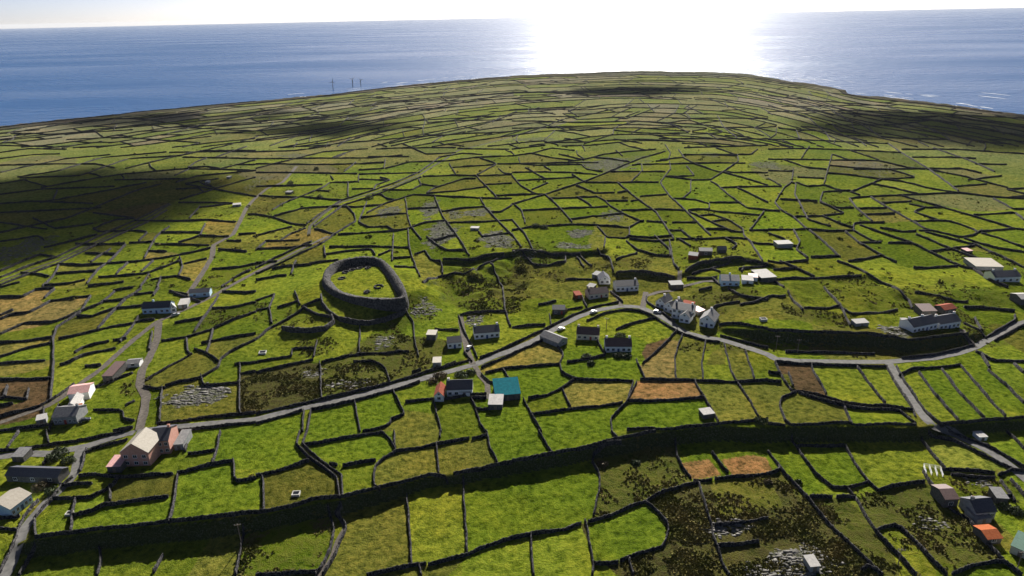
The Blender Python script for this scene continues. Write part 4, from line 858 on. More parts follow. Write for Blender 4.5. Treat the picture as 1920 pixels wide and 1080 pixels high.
shed('pale_shed', 'little pink-roofed lean-to in front of the white sheds of the hillside hamlet', (1404, 526), (1420, 528), 5, 2.4, .4, 'white', 'pink_roof')
shed('white_barn', 'barn with dazzling white flat roof at the right of the hillside hamlet', (1427, 529), (1455, 529), 12, 3.2, .4, 'darkwall', 'white_roof', cat='barn')
shed('flat_garage', 'dark garage with pale flat roof at the fork of the village lane', (1258, 541), (1281, 541), 6, 2.4, .2, 'darkwall', 'grey_roof')
house('ruin', 'ruined stone shed with rusty red wall under the slope, left of two', 'ruin', (1290, 487), (1307, 487), 6, 2.6, 1.6, 'red_roof', 'slate', wins=0)
house('ruin', 'dark roofed ruined barn under the slope, right of the rusty red one', 'ruin', (1311, 479), (1335, 479), 6, 2.4, 1.6, 'darkwall', 'slate', wins=1)
house('small_ruin', 'small grey ruin standing by itself right of the ruined barns', 'ruin', (1347, 474), (1362, 474), 5, 2.2, 1.4, 'darkwall', 'grey_roof', wins=0)
house('cottage', 'white cottage with grey slate roof above the main road, right of the narrow lane', 'cottage', (890, 637), (937, 632), 7.5, 2.9, 2.8, 'white', 'slate', wins=4, door='door_blue', chims=(-.95, .95))
house('small_cottage', 'small white cottage with dark roof on the left side of the narrow lane', 'cottage', (840, 654), (866, 652), 6.5, 2.6, 2.2, 'white', 'slate', wins=2, door='door_blue')
shed('stone_shed', 'dark stone shed with flat cream roof left of the small lane cottage', (800, 638), (817, 638), 5, 3.0, .2, 'darkwall', 'cream_roof')
shed('stone_shed', 'grey shed with pale roof above the main road, lower of the two flat-roofed ones', (812, 690), (827, 690), 5, 2.8, .2, 'greywall', 'cream_roof')
house('red_roofed_house', 'small house with rust red tin roof below the main road', 'house', (815, 753), (832, 753), 8, 2.8, 2.0, 'white', 'red_roof', ridge='y', wins=1)
house('farmhouse', 'farmhouse with dark slate roof and white wall beside the rust-red roofed house', 'farmhouse', (838, 744), (886, 741), 8, 2.8, 3.0, 'white', 'slate', wins=3, door='door_red', chims=(-.95,))
shed('white_leanto', 'low white lean-to with pale roof in front of the slate farmhouse', (861, 743), (881, 743), 3.5, 2.0, .3, 'white', 'grey_roof')
shed('turquoise_shed', 'big shed with turquoise sheet roof and dark walls below the main road', (929, 753), (976, 749), 11, 2.8, 1.6, 'darkwall', 'teal_roof', cat='shed')
shed('white_roofed_shed', 'small dark shed with bright white roof in front of the turquoise shed', (916, 769), (942, 768), 7, 2.6, .5, 'darkwall', 'white_roof')
house('farm_cottage', 'long white-blue cottage with black roof on the left lane', 'cottage', (268, 589), (320, 587), 7.5, 3.0, 3.2, 'blue', 'slate', wins=4, door='door_blue', chims=(-.3,))
house('gabled_annex', 'white gabled annex at the right end of the black-roofed left lane cottage', 'annex', (321, 587), (332, 585), 6, 2.8, 2.0, 'white', 'white_roof', ridge='y', wins=1)
house('byre', 'blue-grey byre with dark roof above the left lane cottage', 'byre', (356, 559), (394, 556), 6, 2.5, 1.8, 'blue', 'slate', wins=2)
shed('flat_shed', 'shed with pale flat roof between the left lane cottage and the byre', (335, 579), (352, 577), 9, 2.2, .2, 'greywall', 'white_roof')
shed('old_barn', 'brown-roofed stone barn in deep shade below the left lane', (194, 716), (213, 716), 12, 3.0, 1.0, 'darkwall', 'brown_roof', cat='barn')
house('ruin', 'roofless-looking white ruin beside the hill track', 'ruin', (238, 690), (262, 688), 5, 2.0, .8, 'white', 'grey_roof', wins=1)
house('pink_roof_barn', 'barn with faded pink roof at the back of the left farm', 'barn', (131, 753), (169, 748), 8, 3.0, 1.8, 'white', 'pink_roof', wins=1)
house('farmhouse', 'farmhouse with grey roof at the front of the left farm', 'farmhouse', (102, 797), (146, 794), 8.5, 3.0, 2.8, 'greywall', 'grey_roof', wins=4, door='door_red', chims=(.9,))
house('farm_wing', 'white-roofed gabled wing in the middle of the left farm', 'wing', (128, 776), (147, 774), 9, 3.2, 1.8, 'white', 'white_roof', ridge='y', wins=1)
shed('farm_porch', 'small brick-orange gabled porch on the right side of the left farm', (147, 783), (157, 780), 6, 2.4, .6, 'pink', 'orange_roof')
shed('long_outbuilding', 'low white-roofed outbuilding along the lane left of the left farm', (70, 797), (88, 793), 4, 2.0, .3, 'greywall', 'white_roof')
house('pink_house', 'large pink two-storey house with pale cream roof in the lower left', 'house', (232, 875), (283, 873), 10, 6.0, 3.6, 'pink', 'cream_roof', ridge='y', wins=3, floors=2, chims=())
house('pink_wing', 'pink wing with dark slate roof at the right of the large pink house', 'wing', (287, 853), (321, 850), 10, 5.2, 3.2, 'pink', 'slate', ridge='x', wins=3, floors=2, chims=(.9,))
shed('pink_garage', 'small garage with terracotta pink roof left of the large pink house', (203, 887), (228, 886), 6, 2.6, .5, 'darkwall', 'pink_roof', cat='garage')
shed('glass_leanto', 'grey sheet-roofed lean-to behind the pink wing', (328, 845), (345, 843), 9, 2.6, .4, 'greywall', 'grey_roof')
house('long_dark_barn', 'long dark stone barn with slate roof left of the side road', 'barn', (14, 903), (112, 907), 5.5, 2.2, 2.0, 'darkwall', 'slate', wins=3)
house('blue_bungalow', 'pale-roofed bungalow with light blue walls at the lower left edge', 'bungalow', (24, 970), (63, 941), 8.5, 2.8, 2.4, 'blue', 'cream_roof', ridge='x', wins=4, door='door_blue')
shed('small_hut', 'little hut with grey gabled roof above the long dark barn', (24, 866), (46, 866), 5, 2.2, .6, 'darkwall', 'grey_roof')
house('red_brown_shed', 'shed with red-brown roof at the field wall in the lower right', 'shed', (1768, 952), (1794, 950), 7, 2.8, 1.6, 'darkwall', 'brown_roof', wins=1)
house('dark_house', 'dark slate roofed house with grey walls among rubble in the lower right', 'house', (1826, 976), (1864, 973), 7, 2.6, 3.0, 'greywall', 'slate', wins=3, chims=(-.9,))
shed('grey_leanto', 'grey sheet lean-to in front of the dark slate house in the lower right', (1830, 984), (1858, 980), 5, 2.0, .4, 'greywall', 'grey_roof')
shed('grey_shed', 'small shed with pale grey roof behind the dark slate house in the lower right', (1866, 945), (1888, 946), 5, 2.4, .4, 'darkwall', 'grey_roof')
house('orange_roof_shed', 'shed with bright orange-red roof in the lower right', 'shed', (1848, 1022), (1876, 1019), 5.5, 2.3, .8, 'darkwall', 'orange_roof', wins=1)
shed('green_shed', 'dark green sheet-roofed shed cut by the right edge in the lower right', (1892, 1036), (1930, 1052), 8, 2.6, .4, 'cream', 'green_roof')
shed('white_pump_house', 'tiny white flat-roofed pump house beside the branch road', (1835, 826), (1850, 826), 3.5, 1.6, .1, 'white', 'white_roof', cat='pump house')
shed('stone_hut', 'stone hut with white lid roof at the corner of a field right of centre', (1319, 786), (1339, 783), 4, 1.9, .2, 'darkwall', 'white_roof', cat='hut')
shed('stone_hut', 'pale square hut among limestone rubble at the bottom right', (1518, 1074), (1536, 1071), 4, 2.2, .3, 'greywall', 'white_roof', cat='hut')
shed('white_hut', 'tiny white hut alone between limestone patches beyond the ring fort', (882, 432), (897, 432), 4, 1.8, .2, 'greywall', 'white_roof', cat='hut')
shed('white_hut', 'small white hut with pale roof beside the hill track far left', (437, 388), (452, 387), 5, 1.8, .3, 'greywall', 'white_roof', cat='hut')
shed('white_hut', 'tiny pale hut on the far left slope beyond the hill track', (385, 344), (391, 344), 4, 1.8, .2, 'greywall', 'white_roof', cat='hut')
shed('white_hut', 'tiny grey hut right of the tiny pale hut on the far left slope', (425, 335), (431, 335), 4, 1.8, .2, 'greywall', 'white_roof', cat='hut')
shed('stone_hut', 'low dark stone hut in a field left of centre on the upper slope', (535, 364), (546, 364), 5, 1.8, .3, 'darkwall', 'grey_roof', cat='hut')
shed('small_barn', 'tiny pinkish-roofed barn on the far right hillside', (1812, 476), (1823, 475), 5, 1.8, .3, 'darkwall', 'pink_roof', cat='barn')
# tanks and troughs
def cistern(px, wpx, label, cat='cistern', name='cistern', h=.9):
    c, rz, W = frame_of(px, (px[0] + wpx, px[1])); t = thing(name, c, label, cat, None, rz + .1); m_ = MB(); x = W / 2; y = W * .9; e = .22
    for b in ((-x, x, 0, e), (-x, x, y - e, y), (-x, -x + e, e, y - e), (x - e, x, e, y - e)): m_.box(b[0], b[1], b[2], b[3], -.5, h)
    m_.build('rim', M['concrete'], t); k_ = MB(); k_.box(-x + e, x - e, e, y - e, -.4, h - .3); k_.build('water', M['glass'], t)
cistern((547, 932), 14, 'square concrete cistern alone in the field left of the footpath')
cistern((122, 968), 11, 'pale concrete trough by the wall in the lower left field', 'trough', 'trough', .8)
cistern((485, 665), 13, 'small white-rimmed tank in the field below the fort lobe', 'tank', 'water_tank', .9)
cistern((1427, 603), 12, 'round-looking grey tank on the rough slope right of the village', 'tank', 'water_tank', 1.2)
# sheep pen
c, rz, W = frame_of((1736, 890), (1768, 895)); t = thing('sheep_pen', c, 'white tubular sheep pen at the field corner near the branch road', 'sheep pen', None, rz)
for i, x in enumerate((-W / 2, -W / 6, W / 6, W / 2)):
    m_ = MB()
    for z in (.15, .5, .85, 1.2): m_.tube((x, 0, z), (x, 5, z), .05, .05, 6)
    for y in (0, 2.5, 5): m_.tube((x, y, -.6), (x, y, 1.3), .06, .06, 6)
    m_.build('hurdle', M['frame'], t)
m_ = MB()
for z in (.3, .8, 1.2): m_.tube((-W / 2, 5.1, z), (W / 2, 5.1, z), .05, .05, 6)
m_.build('rail', M['frame'], t)

# ------------------------------------------------------------------ ring fort
gc = ground([(686, 528)])[0]; zc0 = gc[2]; crest = zc0 + 2.9
OUT = [(606, 512), (618, 497), (638, 487), (672, 481), (710, 482), (732, 499), (748, 520), (759, 540), (763, 556), (748, 561), (705, 562), (655, 556), (624, 544), (607, 529)]
INN = [(621, 516), (632, 503), (650, 494), (678, 489), (704, 490), (719, 502), (732, 521), (743, 540), (748, 551), (736, 555), (702, 556), (658, 550), (634, 538), (621, 527)]
def closed_spline(p, n):
    p = np.asarray(p, float); k = len(p); t = np.linspace(0, k, n, endpoint=False); i = t.astype(int); f = (t - i)[:, None]
    a, b, c_, d = p[(i - 1) % k], p[i % k], p[(i + 1) % k], p[(i + 2) % k]
    return .5 * (2 * b + (c_ - a) * f + (2 * a - 5 * b + 4 * c_ - d) * f ** 2 + (3 * b - a - 3 * c_ + d) * f ** 3)
n = 220
o1 = closed_spline(plane_at(OUT, crest), n); i1 = closed_spline(plane_at(INN, crest), n)
_gk = np.exp(-np.linspace(-2, 2, 31) ** 2); _gk /= _gk.sum()
def smo(p): return np.stack([np.convolve(np.concatenate([p[-15:, c_], p[:, c_], p[:15, c_]]), _gk, 'valid') for c_ in (0, 1)], 1)
o1, i1 = smo(o1), smo(i1)
dv = i1 - o1; dl = np.hypot(dv[:, 0], dv[:, 1])[:, None]; dv = dv / dl; i1 = o1 + dv * np.clip(dl, 2.3, 3.3)
g_ = np.random.default_rng(3); j_ = lambda s: g_.uniform(-s, s, n)
def lev(p, z): return np.concatenate([p, np.asarray(z).reshape(-1, 1) if np.ndim(z) else np.full((n, 1), z)], 1)
rows = [lev(o1 - dv * 1.3, zf(*(o1 - dv * 1.3).T) - 1.0), lev(o1 - dv * .6, (zf(*(o1 - dv * .9).T) + crest) / 2 + j_(.3)), lev(o1, crest + j_(.45)), lev(o1 + dv * 1.1, crest + .1 + j_(.4)), lev(i1, crest - .1 + j_(.2)),
        lev(i1 + dv * .25, crest - 1.5 + j_(.12)), lev(i1 + dv * 1.6, crest - 1.55 + j_(.12)), lev(i1 + dv * 1.9, zf(*(i1 + dv * 1.9).T) - .5)]
Vv = np.concatenate(rows); ii = np.arange(8 * n).reshape(8, n); nn = np.roll(ii, -1, 1)
Ff = np.stack([ii[:-1].ravel(), nn[:-1].ravel(), nn[1:].ravel(), ii[1:].ravel()], 1)
M['fortstone'] = mottled('fort_stone', (.016, .016, .018), (.12, .115, .11), 1.1, .95, 1.0, .1, 8, .8)
ft = thing('ring_fort', (gc[0], gc[1], zc0), 'egg-shaped stone ring fort with grass inside, on its knoll left of centre', 'ring fort')
wl_ = np_mesh('rampart', Vv - np.array([gc[0], gc[1], zc0]), Ff, M['fortstone']); wl_.parent = ft
def hut_ring(px, r, h, parent, ref):
    g = ground([px])[0]; a = np.linspace(0, 5.4, 22); V2, F2 = [], []
    for q_, (rr_, z_) in enumerate(((r + .5, -.3), (r + .3, h), (r - .3, h), (r - .5, -.3))):
        V2 += [(g[0] + rr_ * math.cos(t_) - ref[0], g[1] + rr_ * math.sin(t_) - ref[1], g[2] + z_ + random.uniform(-.15, .15) - ref[2]) for t_ in a]
    for q_ in range(3):
        for i in range(21): F2.append((q_ * 22 + i, q_ * 22 + i + 1, q_ * 22 + 22 + i + 1, q_ * 22 + 22 + i))
    o = np_mesh('hut_foundation', V2, F2, M['fortstone']); o.parent = parent
for px, r in (((648, 511), 1.8), ((661, 507), 1.8), ((675, 504), 1.8), ((690, 503), 1.6), ((641, 523), 1.9), ((688, 548), 1.5), ((710, 538), 2.4)): hut_ring(px, r, .7, ft, (gc[0], gc[1], zc0))
def tall_wall(pts, h, bw, label):
    g = ground(curve_px(curve_px(pts)))[:, :2]; Vv, Ff = wall_geo(g, .8, h, bw, bw * .6, .2, 77); o = np_mesh('terrace_wall', Vv, Ff, M['fortstone'])
    tag(o, label, 'stone wall', None, 'thing')
tall_wall([(637, 602), (660, 607), (692, 609), (722, 603), (752, 592), (762, 583)], 2.6, 1.6, 'thick curved terrace wall just below the ring fort')
tall_wall([(530, 618), (548, 622), (580, 624), (610, 620), (626, 606), (622, 596)], 2.4, 1.6, 'thick curved retaining wall of the small lobe left of and below the ring fort')
tall_wall([(603, 556), (606, 575), (622, 590), (637, 602)], 2.0, 1.4, 'short thick wall bending down the knoll on the left foot of the ring fort')

# ------------------------------------------------------------------ cars
def car(px, heading, mat, label):
    g = ground([px])[0]; z = g[2] + .16; t = thing('parked_car', (g[0], g[1], z), label, 'car', 'cars in the village', heading)
    b = MB(); prof = [(-2.1, .3), (-2.12, .75), (-1.95, .95), (-1.3, 1.02), (.85, .98), (1.9, .82), (2.1, .6), (2.08, .3)]
    b.prism(prof, -.82, .82)
    body = b.build('body', M[mat], t); bv = body.modifiers.new('bevel', 'BEVEL'); bv.width = .08; bv.segments = 2; bv.limit_method = 'ANGLE'
    cb = MB(); n_ = 0; lo = [(-1.75, .98), (1.0, .98)]; hi = [(-1.2, 1.45), (.25, 1.47)]
    cb.v = [(lo[0][0], -.78, .95), (lo[1][0], -.78, .95), (lo[1][0], .78, .95), (lo[0][0], .78, .95), (hi[0][0], -.62, 1.44), (hi[1][0], -.62, 1.45), (hi[1][0], .62, 1.45), (hi[0][0], .62, 1.44)]
    cb.f = [(0, 1, 5, 4), (1, 2, 6, 5), (2, 3, 7, 6), (3, 0, 4, 7), (4, 5, 6, 7)]
    cb.build('windows', M['glass'], t); r = MB(); r.box(-1.22, .27, -.64, .64, 1.45, 1.50); r.build('roof', M[mat], t)
    for x in (-1.3, 1.3):
        for y in (-.8, .8):
            w_ = MB(); w_.tube((x, y - .1, .32), (x, y + .1, .32), .33, .33, 14); wo = w_.build('wheel', M['rubber'], t)
            h_ = MB(); h_.tube((x, y - .115, .32), (x, y + .115, .32), .19, .19, 10); h_.build('rim', M['metal'], wo)
    for y in (-.55, .55):
        l = MB(); l.box(2.0, 2.13, y - .16, y + .16, .58, .72); l.build('headlight', M['frame'], t)
car((1113, 587), .55, 'car_white', 'white car driving on the main road just before the bend')
car((1052, 619), .5, 'car_white', 'white car parked at the grey roadside shed')
car((879, 654), 1.3, 'car_white', 'white car standing in the narrow lane beside the small cottage')
car((160, 790), .5, 'car_dark', 'dark car parked by the left farm')
car((1232, 587), -.6, 'car_silver', 'silver car parked below the leftmost village house')
car((330, 592), .7, 'car_silver', 'silver car in the yard of the left lane cottage')

# ------------------------------------------------------------------ power poles and turbines
def pole(px, h, label):
    g = ground([px])[0]; t = thing('power_pole', tuple(g), label, 'power pole', 'wooden power poles', random.uniform(-.3, .3))
    m_ = MB(); m_.tube((0, 0, -.8), (0, 0, h), .16, .11, 10); m_.build('post', M['wood'], t)
    m_ = MB(); m_.box(-1.0, 1.0, -.16, -.04, h - .45, h - .3); ca_ = m_.build('crossarm', M['wood'], t)
    for x in (-.85, 0, .85): m_ = MB(); m_.tube((x, -.1, h - .3), (x, -.1, h + .02), .09, .05, 8); m_.build('insulator', M['metal'], ca_)
pole((453, 1021), 8, 'wooden power pole at the foot of the shaded bank in the lower left')
pole((1683, 1062), 6.5, 'thin wooden pole in the lower right field beside the long wall')
pole((1906, 1070), 7, 'wooden pole at the bottom right corner')
pole((1495, 662), 7, 'wooden pole above the main road below the shaded bank, right of the village')
pole((1455, 655), 7, 'wooden pole above the main road at the junction left of the shaded bank')
pole((1137, 617), 6, 'wooden pole in the field inside the bend of the main road')
def turbine(px, h, rot, label):
    g = ground([px])[0]; t = thing('wind_turbine', tuple(g), label, 'wind turbine', 'wind turbines on the shore', .3)
    m_ = MB(); m_.tube((0, 0, -1), (0, 0, h), 1.0, .6, 14); m_.build('tower', M['darkwall'], t)
    m_ = MB(); m_.box(-.7, .7, -1.6, 2.2, h - .1, h + 1.2); m_.build('nacelle', M['darkwall'], t)
    m_ = MB(); m_.tube((0, -2.3, h + .55), (0, -1.6, h + .55), .35, .6, 12); hb = m_.build('hub', M['greywall'], t)
    for k in range(3):
        a_ = rot + k * 2.0944; m_ = MB(); d = Vector((math.sin(a_), 0, math.cos(a_))); s_ = Vector((math.cos(a_), 0, -math.sin(a_))); c_ = Vector((0, -2.0, h + .55)); L_ = h * .34
        pts = [(0, .3), (L_ * .2, .55), (L_, .12)]
        for y_ in (-.12, .12):
            for r_, w_ in pts: m_.v.append(tuple(c_ + d * r_ - s_ * w_ + Vector((0, y_, 0)))); m_.v.append(tuple(c_ + d * r_ + s_ * w_ + Vector((0, y_, 0))))
        m_.f = [(0, 1, 3, 2), (2, 3, 5, 4), (8, 9, 7, 6), (10, 11, 9, 8), (0, 2, 8, 6), (2, 4, 10, 8), (7, 9, 3, 1), (9, 11, 5, 3), (4, 5, 11, 10), (6, 7, 1, 0)]
        m_.build('blade', M['darkwall'], hb)
turbine((625.5, 175), 27, .2, 'leftmost of three slim wind turbines on the left shore')
turbine((662.5, 171), 28, .9, 'middle one of three slim wind turbines on the left shore')
turbine((677.5, 169), 24, 1.4, 'rightmost of three slim wind turbines on the left shore')

# ------------------------------------------------------------------ bushes, scrub and loose stones
def leaf_cloud(n, rx, ry, rz, s, g, c=(0, 0, 0)):
    d = g.normal(size=(n, 3)); d /= np.linalg.norm(d, axis=1)[:, None]; r = g.uniform(.55, 1.0, n)[:, None] * (1 + .25 * np.sin(d[:, :1] * 5 + g.random() * 6) * np.cos(d[:, 1:2] * 4))
    p = d * r * np.array([rx, ry, rz]); p[:, 2] = np.abs(p[:, 2]) * 1.0; p += np.array(c)
    a = g.normal(size=(n, 3)); a /= np.linalg.norm(a, axis=1)[:, None]; b = np.cross(a, g.normal(size=(n, 3))); b /= np.linalg.norm(b, axis=1)[:, None]
    q = (s * g.uniform(.6, 1.3, n))[:, None]
    Vv = np.stack([p - a * q - b * q * .6, p + a * q - b * q * .6, p + a * q + b * q * .6, p - a * q + b * q * .6], 1).reshape(-1, 3)
    return Vv, np.arange(4 * n).reshape(n, 4)
def bush(px, r, h, label, mat='leaf', group=None):
    g = ground([px])[0]; gg = np.random.default_rng(int(px[0] * 7 + px[1])); t = thing('bush', tuple(g), label, 'bush', group)
    Vv, Ff = leaf_cloud(int(160 + 170 * r), r, r * .85, h, .22, gg); o = np_mesh('foliage', Vv, Ff, M[mat]); o.parent = t
    m_ = MB()
    for k in range(4): a_ = k * 1.6; m_.tube((0, 0, -.3), (math.cos(a_) * r * .5, math.sin(a_) * r * .5, h * .75), .1, .03, 6)
    m_.build('stem', M['bark'], t)
bush((112, 850), 3.4, 2.6, 'large dark bush left of the side road, behind the long barn end')
bush((128, 866), 3.0, 2.4, 'dark bush between the long barn and the side road')
bush((100, 862), 3.0, 2.6, 'dark bush at the back of the long barn roof')
bush((78, 916), 3.2, 2.4, 'brownish green bush between long barn and blue bungalow', 'leaf_brown')
bush((98, 924), 2.6, 2.0, 'dark bush at the side road edge right of the blue bungalow')
bush((1100, 671), 2.6, 2.4, 'dark round bush in the garden between the two brown-roofed cottages')
bush((1108, 683), 2.0, 1.8, 'small bush in the hedge below the two brown-roofed cottages')
bush((1160, 668), 3.0, 1.9, 'big olive bush in front of the right brown-roofed cottage')
bush((1175, 669), 2.2, 1.7, 'dark bush at the right front corner of the right brown-roofed cottage')
bush((1056, 584), 2.4, 2.6, 'brown bush beside the dark outbuilding left of the bend', 'leaf_brown')
bush((1163, 632), 3.0, 2.2, 'low dark bush behind the right brown-roofed cottage')
bush((826, 706), 3.4, 2.2, 'brown scraggy bush beside the main road above the red-roofed house', 'leaf_brown')
bush((812, 716), 2.6, 1.8, 'low brown bush left of the scraggy bush by the main road', 'leaf_brown')
bush((865, 704), 3.4, 1.8, 'dark hedge bush behind the slate farmhouse')
bush((883, 700), 2.6, 1.8, 'dark hedge bush at the lane mouth behind the slate farmhouse')
bush((1130, 872), 2.2, 1.5, 'single brown bush at the foot of the terrace bank right of centre', 'leaf_brown')
bush((1192, 869), 1.7, 1.2, 'small green bush at the foot of the bank right of the brown bush')
bush((1425, 792), 2.8, 2.4, 'dark bush on top of the terrace bank, left of the branch road')
bush((1497, 905), 1.3, 1.2, 'small dark bush beside the long slanting wall in the lower right')
bush((1005, 426), 4.2, 3.2, 'large dark bush by a wall beyond the hummocky ground, left of two')
bush((1019, 428), 3.0, 2.6, 'smaller dark bush touching the large one beyond the hummocky ground')
bush((593, 318), 3.0, 3.4, 'isolated dark bush on the upper slope left of the walled lane')
bush((692, 373), 4.0, 4.0, 'dark round bush beside the walled lane up the hill')
bush((545, 345), 3.4, 3.6, 'isolated dark bush near the top of the hill track')
bush((600, 372), 3.4, 3.6, 'dark bush in a field between hill track and walled lane')
bush((1880, 952), 2.2, 1.8, 'dark bush behind the dark slate house in the lower right')
bush((1905, 960), 2.4, 1.8, 'dark bush at the right edge beside the dark slate house')
bush((1440, 905), 1.6, 1.2, 'low bush beside the right orange plot under the bank', 'leaf_brown')
# scrub and tussocks
M['scrubleaf'] = mottled('scrub_leaf', (.085, .095, .018), (.16, .13, .045), .12, .95, 0, .05)
gs = np.random.default_rng(21); scm = np.where(sc < .22, 0, sc) * np.clip(.25 + 2.6 * (vnoise(Xg, Yg, 7, 95) + .5 * vnoise(Xg, Yg, 3, 96)), 0, 2); wgt = (scm * (Rg < 900) * (Rg > 130) * (np.abs(lab0) >= 0) * Rg / (1 + (Rg / 260) ** 2)).ravel(); wgt = np.where(shore.ravel() > .1, 0, wgt)
onroad = np.zeros_like(grid)
for nm, wd, g in roads_w: stamp(onroad, g, 0, 2)
wgt = np.where(onroad.ravel(), 0, wgt); wgt = np.cumsum(wgt / wgt.sum())
pick = np.searchsorted(wgt, gs.random(14000)); tx = Xg.ravel()[pick] + gs.uniform(-1, 1, len(pick)); ty = Yg.ravel()[pick] + gs.uniform(-1, 1, len(pick)); tz = zf(tx, ty)
sv_, sf_, k_ = [], [], 0
for x_, y_, z_ in zip(tx, ty, tz):
    r_ = gs.uniform(.3, .75) * (1.5 if gs.random() < .1 else 1); a_, b_ = leaf_cloud(9, r_, r_, r_ * .55, .22 * (1 + r_ * .5), gs, (x_, y_, z_)); sv_.append(a_); sf_.append(b_ + k_); k_ += len(a_)
for i in range(1500):
    a_ = gs.uniform(-.62, .62); r_ = 420 * (1000 / 420) ** gs.random(); x_, y_ = math.sin(a_) * r_, math.cos(a_) * r_; s_ = gs.uniform(.5, 1.3) * (1.6 if gs.random() < .15 else 1)
    if float(vnoise(x_, y_, 50, 97)) < -.05 and gs.random() < .7: continue
    p_, b_ = leaf_cloud(14, s_ * 1.3, s_, s_ * .8, .4 * s_, gs, (x_, y_, float(zf(x_, y_)))); sv_.append(p_); sf_.append(b_ + k_); k_ += len(p_)
o = np_mesh('scrub', np.vstack(sv_), np.vstack(sf_), M['scrubleaf']); tag(o, 'low bramble and bracken scrub over the rough fields', 'scrub', None, 'stuff')
wr = (rock * (Rg < 1000) * Rg / (1 + (Rg / 300) ** 2)).ravel(); wr = np.where(shore.ravel() > .1, 0, wr); wr = np.where(rock.ravel() < .35, 0, wr); wr = np.cumsum(wr / wr.sum()); pick = np.searchsorted(wr, gs.random(3000))
tx = Xg.ravel()[pick] + gs.uniform(-1, 1, len(pick)); ty = Yg.ravel()[pick] + gs.uniform(-1, 1, len(pick)); tz = zf(tx, ty)
ico = bmesh.new(); bmesh.ops.create_icosphere(ico, subdivisions=1, radius=1); iv = np.array([v.co[:] for v in ico.verts]); ifc = np.array([[v.index for v in f.verts] for f in ico.faces]); ico.free()
sv_, sf_, k_ = [], [], 0
for x_, y_, z_ in zip(tx, ty, tz):
    r_ = gs.uniform(.25, .8); a_ = iv * (1 + gs.uniform(-.25, .25, (len(iv), 1))) * r_ * np.array([gs.uniform(.8, 2.4), gs.uniform(.5, 1.2), gs.uniform(.15, .4)]) + np.array([x_, y_, z_ + r_ * .1]); sv_.append(a_); sf_.append(ifc + k_); k_ += len(a_)
M['boulder'] = mottled('pale_limestone', (.07, .068, .062), (.20, .19, .175), .5, .85, .3, .15)
o = np_mesh('loose_stones', np.vstack(sv_), np.vstack(sf_), M['boulder']); tag(o, 'loose grey limestone blocks lying over the stony patches', 'stones', None, 'stuff')

# ------------------------------------------------------------------ surf along the shore
M['foam'] = mottled('sea_foam', (.55, .58, .6), (.8, .82, .84), .05, .9, 0, .1)
gf = np.random.default_rng(8); fv, ff, k_ = [], [], 0
for i in range(420):
    a_ = gf.uniform(.12, .62) if i < 300 else gf.uniform(-.3, .15); L_ = gf.uniform(.004, .016); t_ = np.linspace(-1, 1, 9); aa = a_ + t_ * L_
    base_ = np.interp(a_, ca, cr) + abs(gf.normal()) * (26 if gf.random() < .75 else 150) + 8
    rr_ = coast_r(np.sin(aa), np.cos(aa)) * .25 + (base_ + (np.interp(aa, ca, cr) - np.interp(a_, ca, cr))) * .75; wd_ = gf.uniform(1.5, 7) * (1 - t_ ** 2) * gf.uniform(.6, 1.2, 9) + .05
    x0, y0, x1, y1 = np.sin(aa) * rr_, np.cos(aa) * rr_, np.sin(aa) * (rr_ + wd_), np.cos(aa) * (rr_ + wd_)
    z_ = np.full(9, .05 + .004 * (i % 40)); fv.append(np.concatenate([np.stack([x0, y0, z_], 1), np.stack([x1, y1, z_], 1)])); q_ = np.arange(8); ff.append(np.stack([q_, q_ + 9, q_ + 10, q_ + 1], 1)[:, ::-1] + k_); k_ += 18
o = np_mesh('surf', np.vstack(fv), np.vstack(ff), M['foam']); tag(o, 'white broken surf along the far shore', 'surf', None, 'stuff')

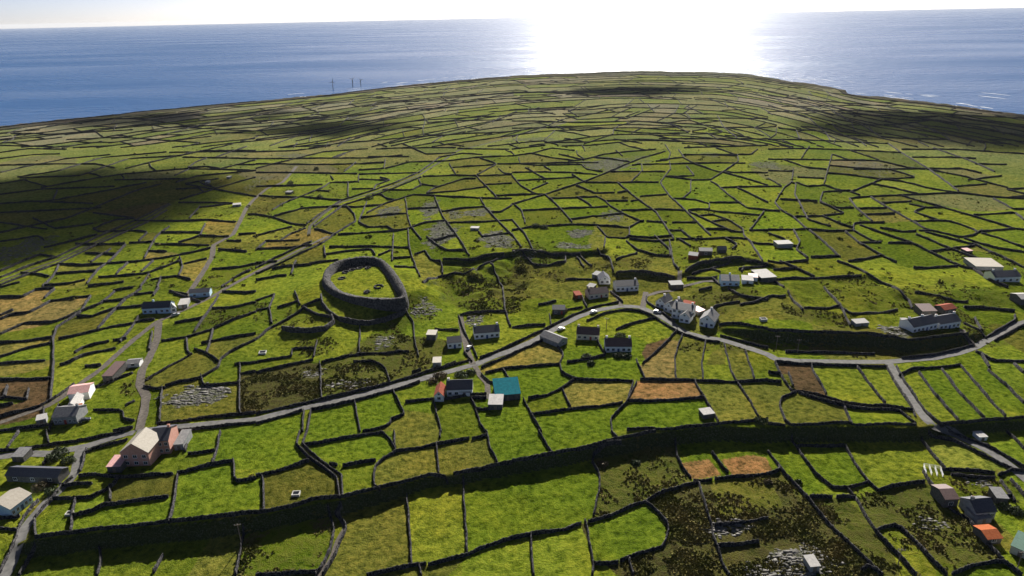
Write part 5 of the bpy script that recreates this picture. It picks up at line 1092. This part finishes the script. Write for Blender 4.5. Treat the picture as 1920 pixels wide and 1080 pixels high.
# ------------------------------------------------------------------ clouds high beyond the view: they throw the broad shadows on the slopes
M['cloud'] = mottled('cloud_white', (.78, .78, .78), (.85, .85, .85), .01, 1, 0, 0)
_t = M['cloud'].node_tree; _x = _t.nodes.new('ShaderNodeMixShader'); _x.inputs[0].default_value = .72; _r = _t.nodes.new('ShaderNodeBsdfTransparent')
_t.links.new(_t.nodes['Principled BSDF'].outputs[0], _x.inputs[1]); _t.links.new(_r.outputs[0], _x.inputs[2]); _t.links.new(_x.outputs[0], _t.nodes['Material Output'].inputs[0])
def cloud(cx, cy, hw, hh, label, n=90, zc=1250.0, ang=0.0):
    g = ground([(cx, cy), (cx + (hw if cx < 960 else -hw), cy), (cx, cy + hh), (cx, cy - hh)])
    a_ = float(np.hypot(*(g[1] - g[0])[:2])); b_ = float(np.hypot(*(g[2] - g[3])[:2])) / 2
    t = (zc - g[0, 2]) / SUNV.z; c = Vector(g[0]) + SUNV * t
    rg = np.random.default_rng(int(cx)); me = bmesh.new()
    for i in range(n):
        q_ = math.sqrt(rg.random()) * (1.0 if i < n * .7 else 1.18); th = rg.random() * 6.283
        px_, py_ = a_ * q_ * math.cos(th), b_ * q_ * math.sin(th)
        s_ = min(a_, b_) * rg.uniform(.16, .34) * (1.25 - .75 * min(q_, 1.1)) 
        mt = Matrix.Translation((px_, py_, s_ * rg.uniform(.2, .6) - 10)) @ Matrix.Diagonal((s_ * 1.35, s_ * 1.1, s_ * .62, 1))
        bmesh.ops.create_icosphere(me, subdivisions=2, radius=1.0, matrix=mt)
    for v in me.verts:
        k_ = 1 + .16 * math.sin(v.co.x * .11 + v.co.y * .07) + rg.uniform(-.05, .05); v.co.z *= k_
    d_ = bpy.data.meshes.new('cloud'); me.to_mesh(d_); me.free(); d_.materials.append(M['cloud'])
    d_.polygons.foreach_set('use_smooth', [True] * len(d_.polygons))
    o = link(bpy.data.objects.new('cloud', d_)); o.location = c; tag(o, label, 'cloud'); o['kind'] = 'structure'
cloud(60, 395, 290, 72, 'large white cumulus cloud over the left slope', 190)
cloud(600, 243, 165, 14, 'flat white cloud left of the sun')
cloud(1190, 170, 125, 9, 'small white cloud straight under the sun')
cloud(1800, 238, 300, 30, 'broad white cloud over the right shore', 62)
cloud(330, 222, 210, 11, 'long thin white cloud over the left shore')

# ------------------------------------------------------------------ sea air
hb = MB(); hb.box(-60000, 60000, -60000, 60000, -12, 215); hm = bpy.data.materials.new('sea_air'); hm.use_nodes = True; ht = hm.node_tree
for n_ in list(ht.nodes):
    if n_.type == 'BSDF_PRINCIPLED': ht.nodes.remove(n_)
pv = ht.nodes.new('ShaderNodeVolumePrincipled'); pv.inputs['Density'].default_value = 0.000013; pv.inputs['Color'].default_value = (.86, .90, .97, 1); pv.inputs['Anisotropy'].default_value = .1
ht.links.new(pv.outputs[0], ht.nodes['Material Output'].inputs['Volume'])
hz = hb.build('haze', hm); tag(hz, kind='stuff')
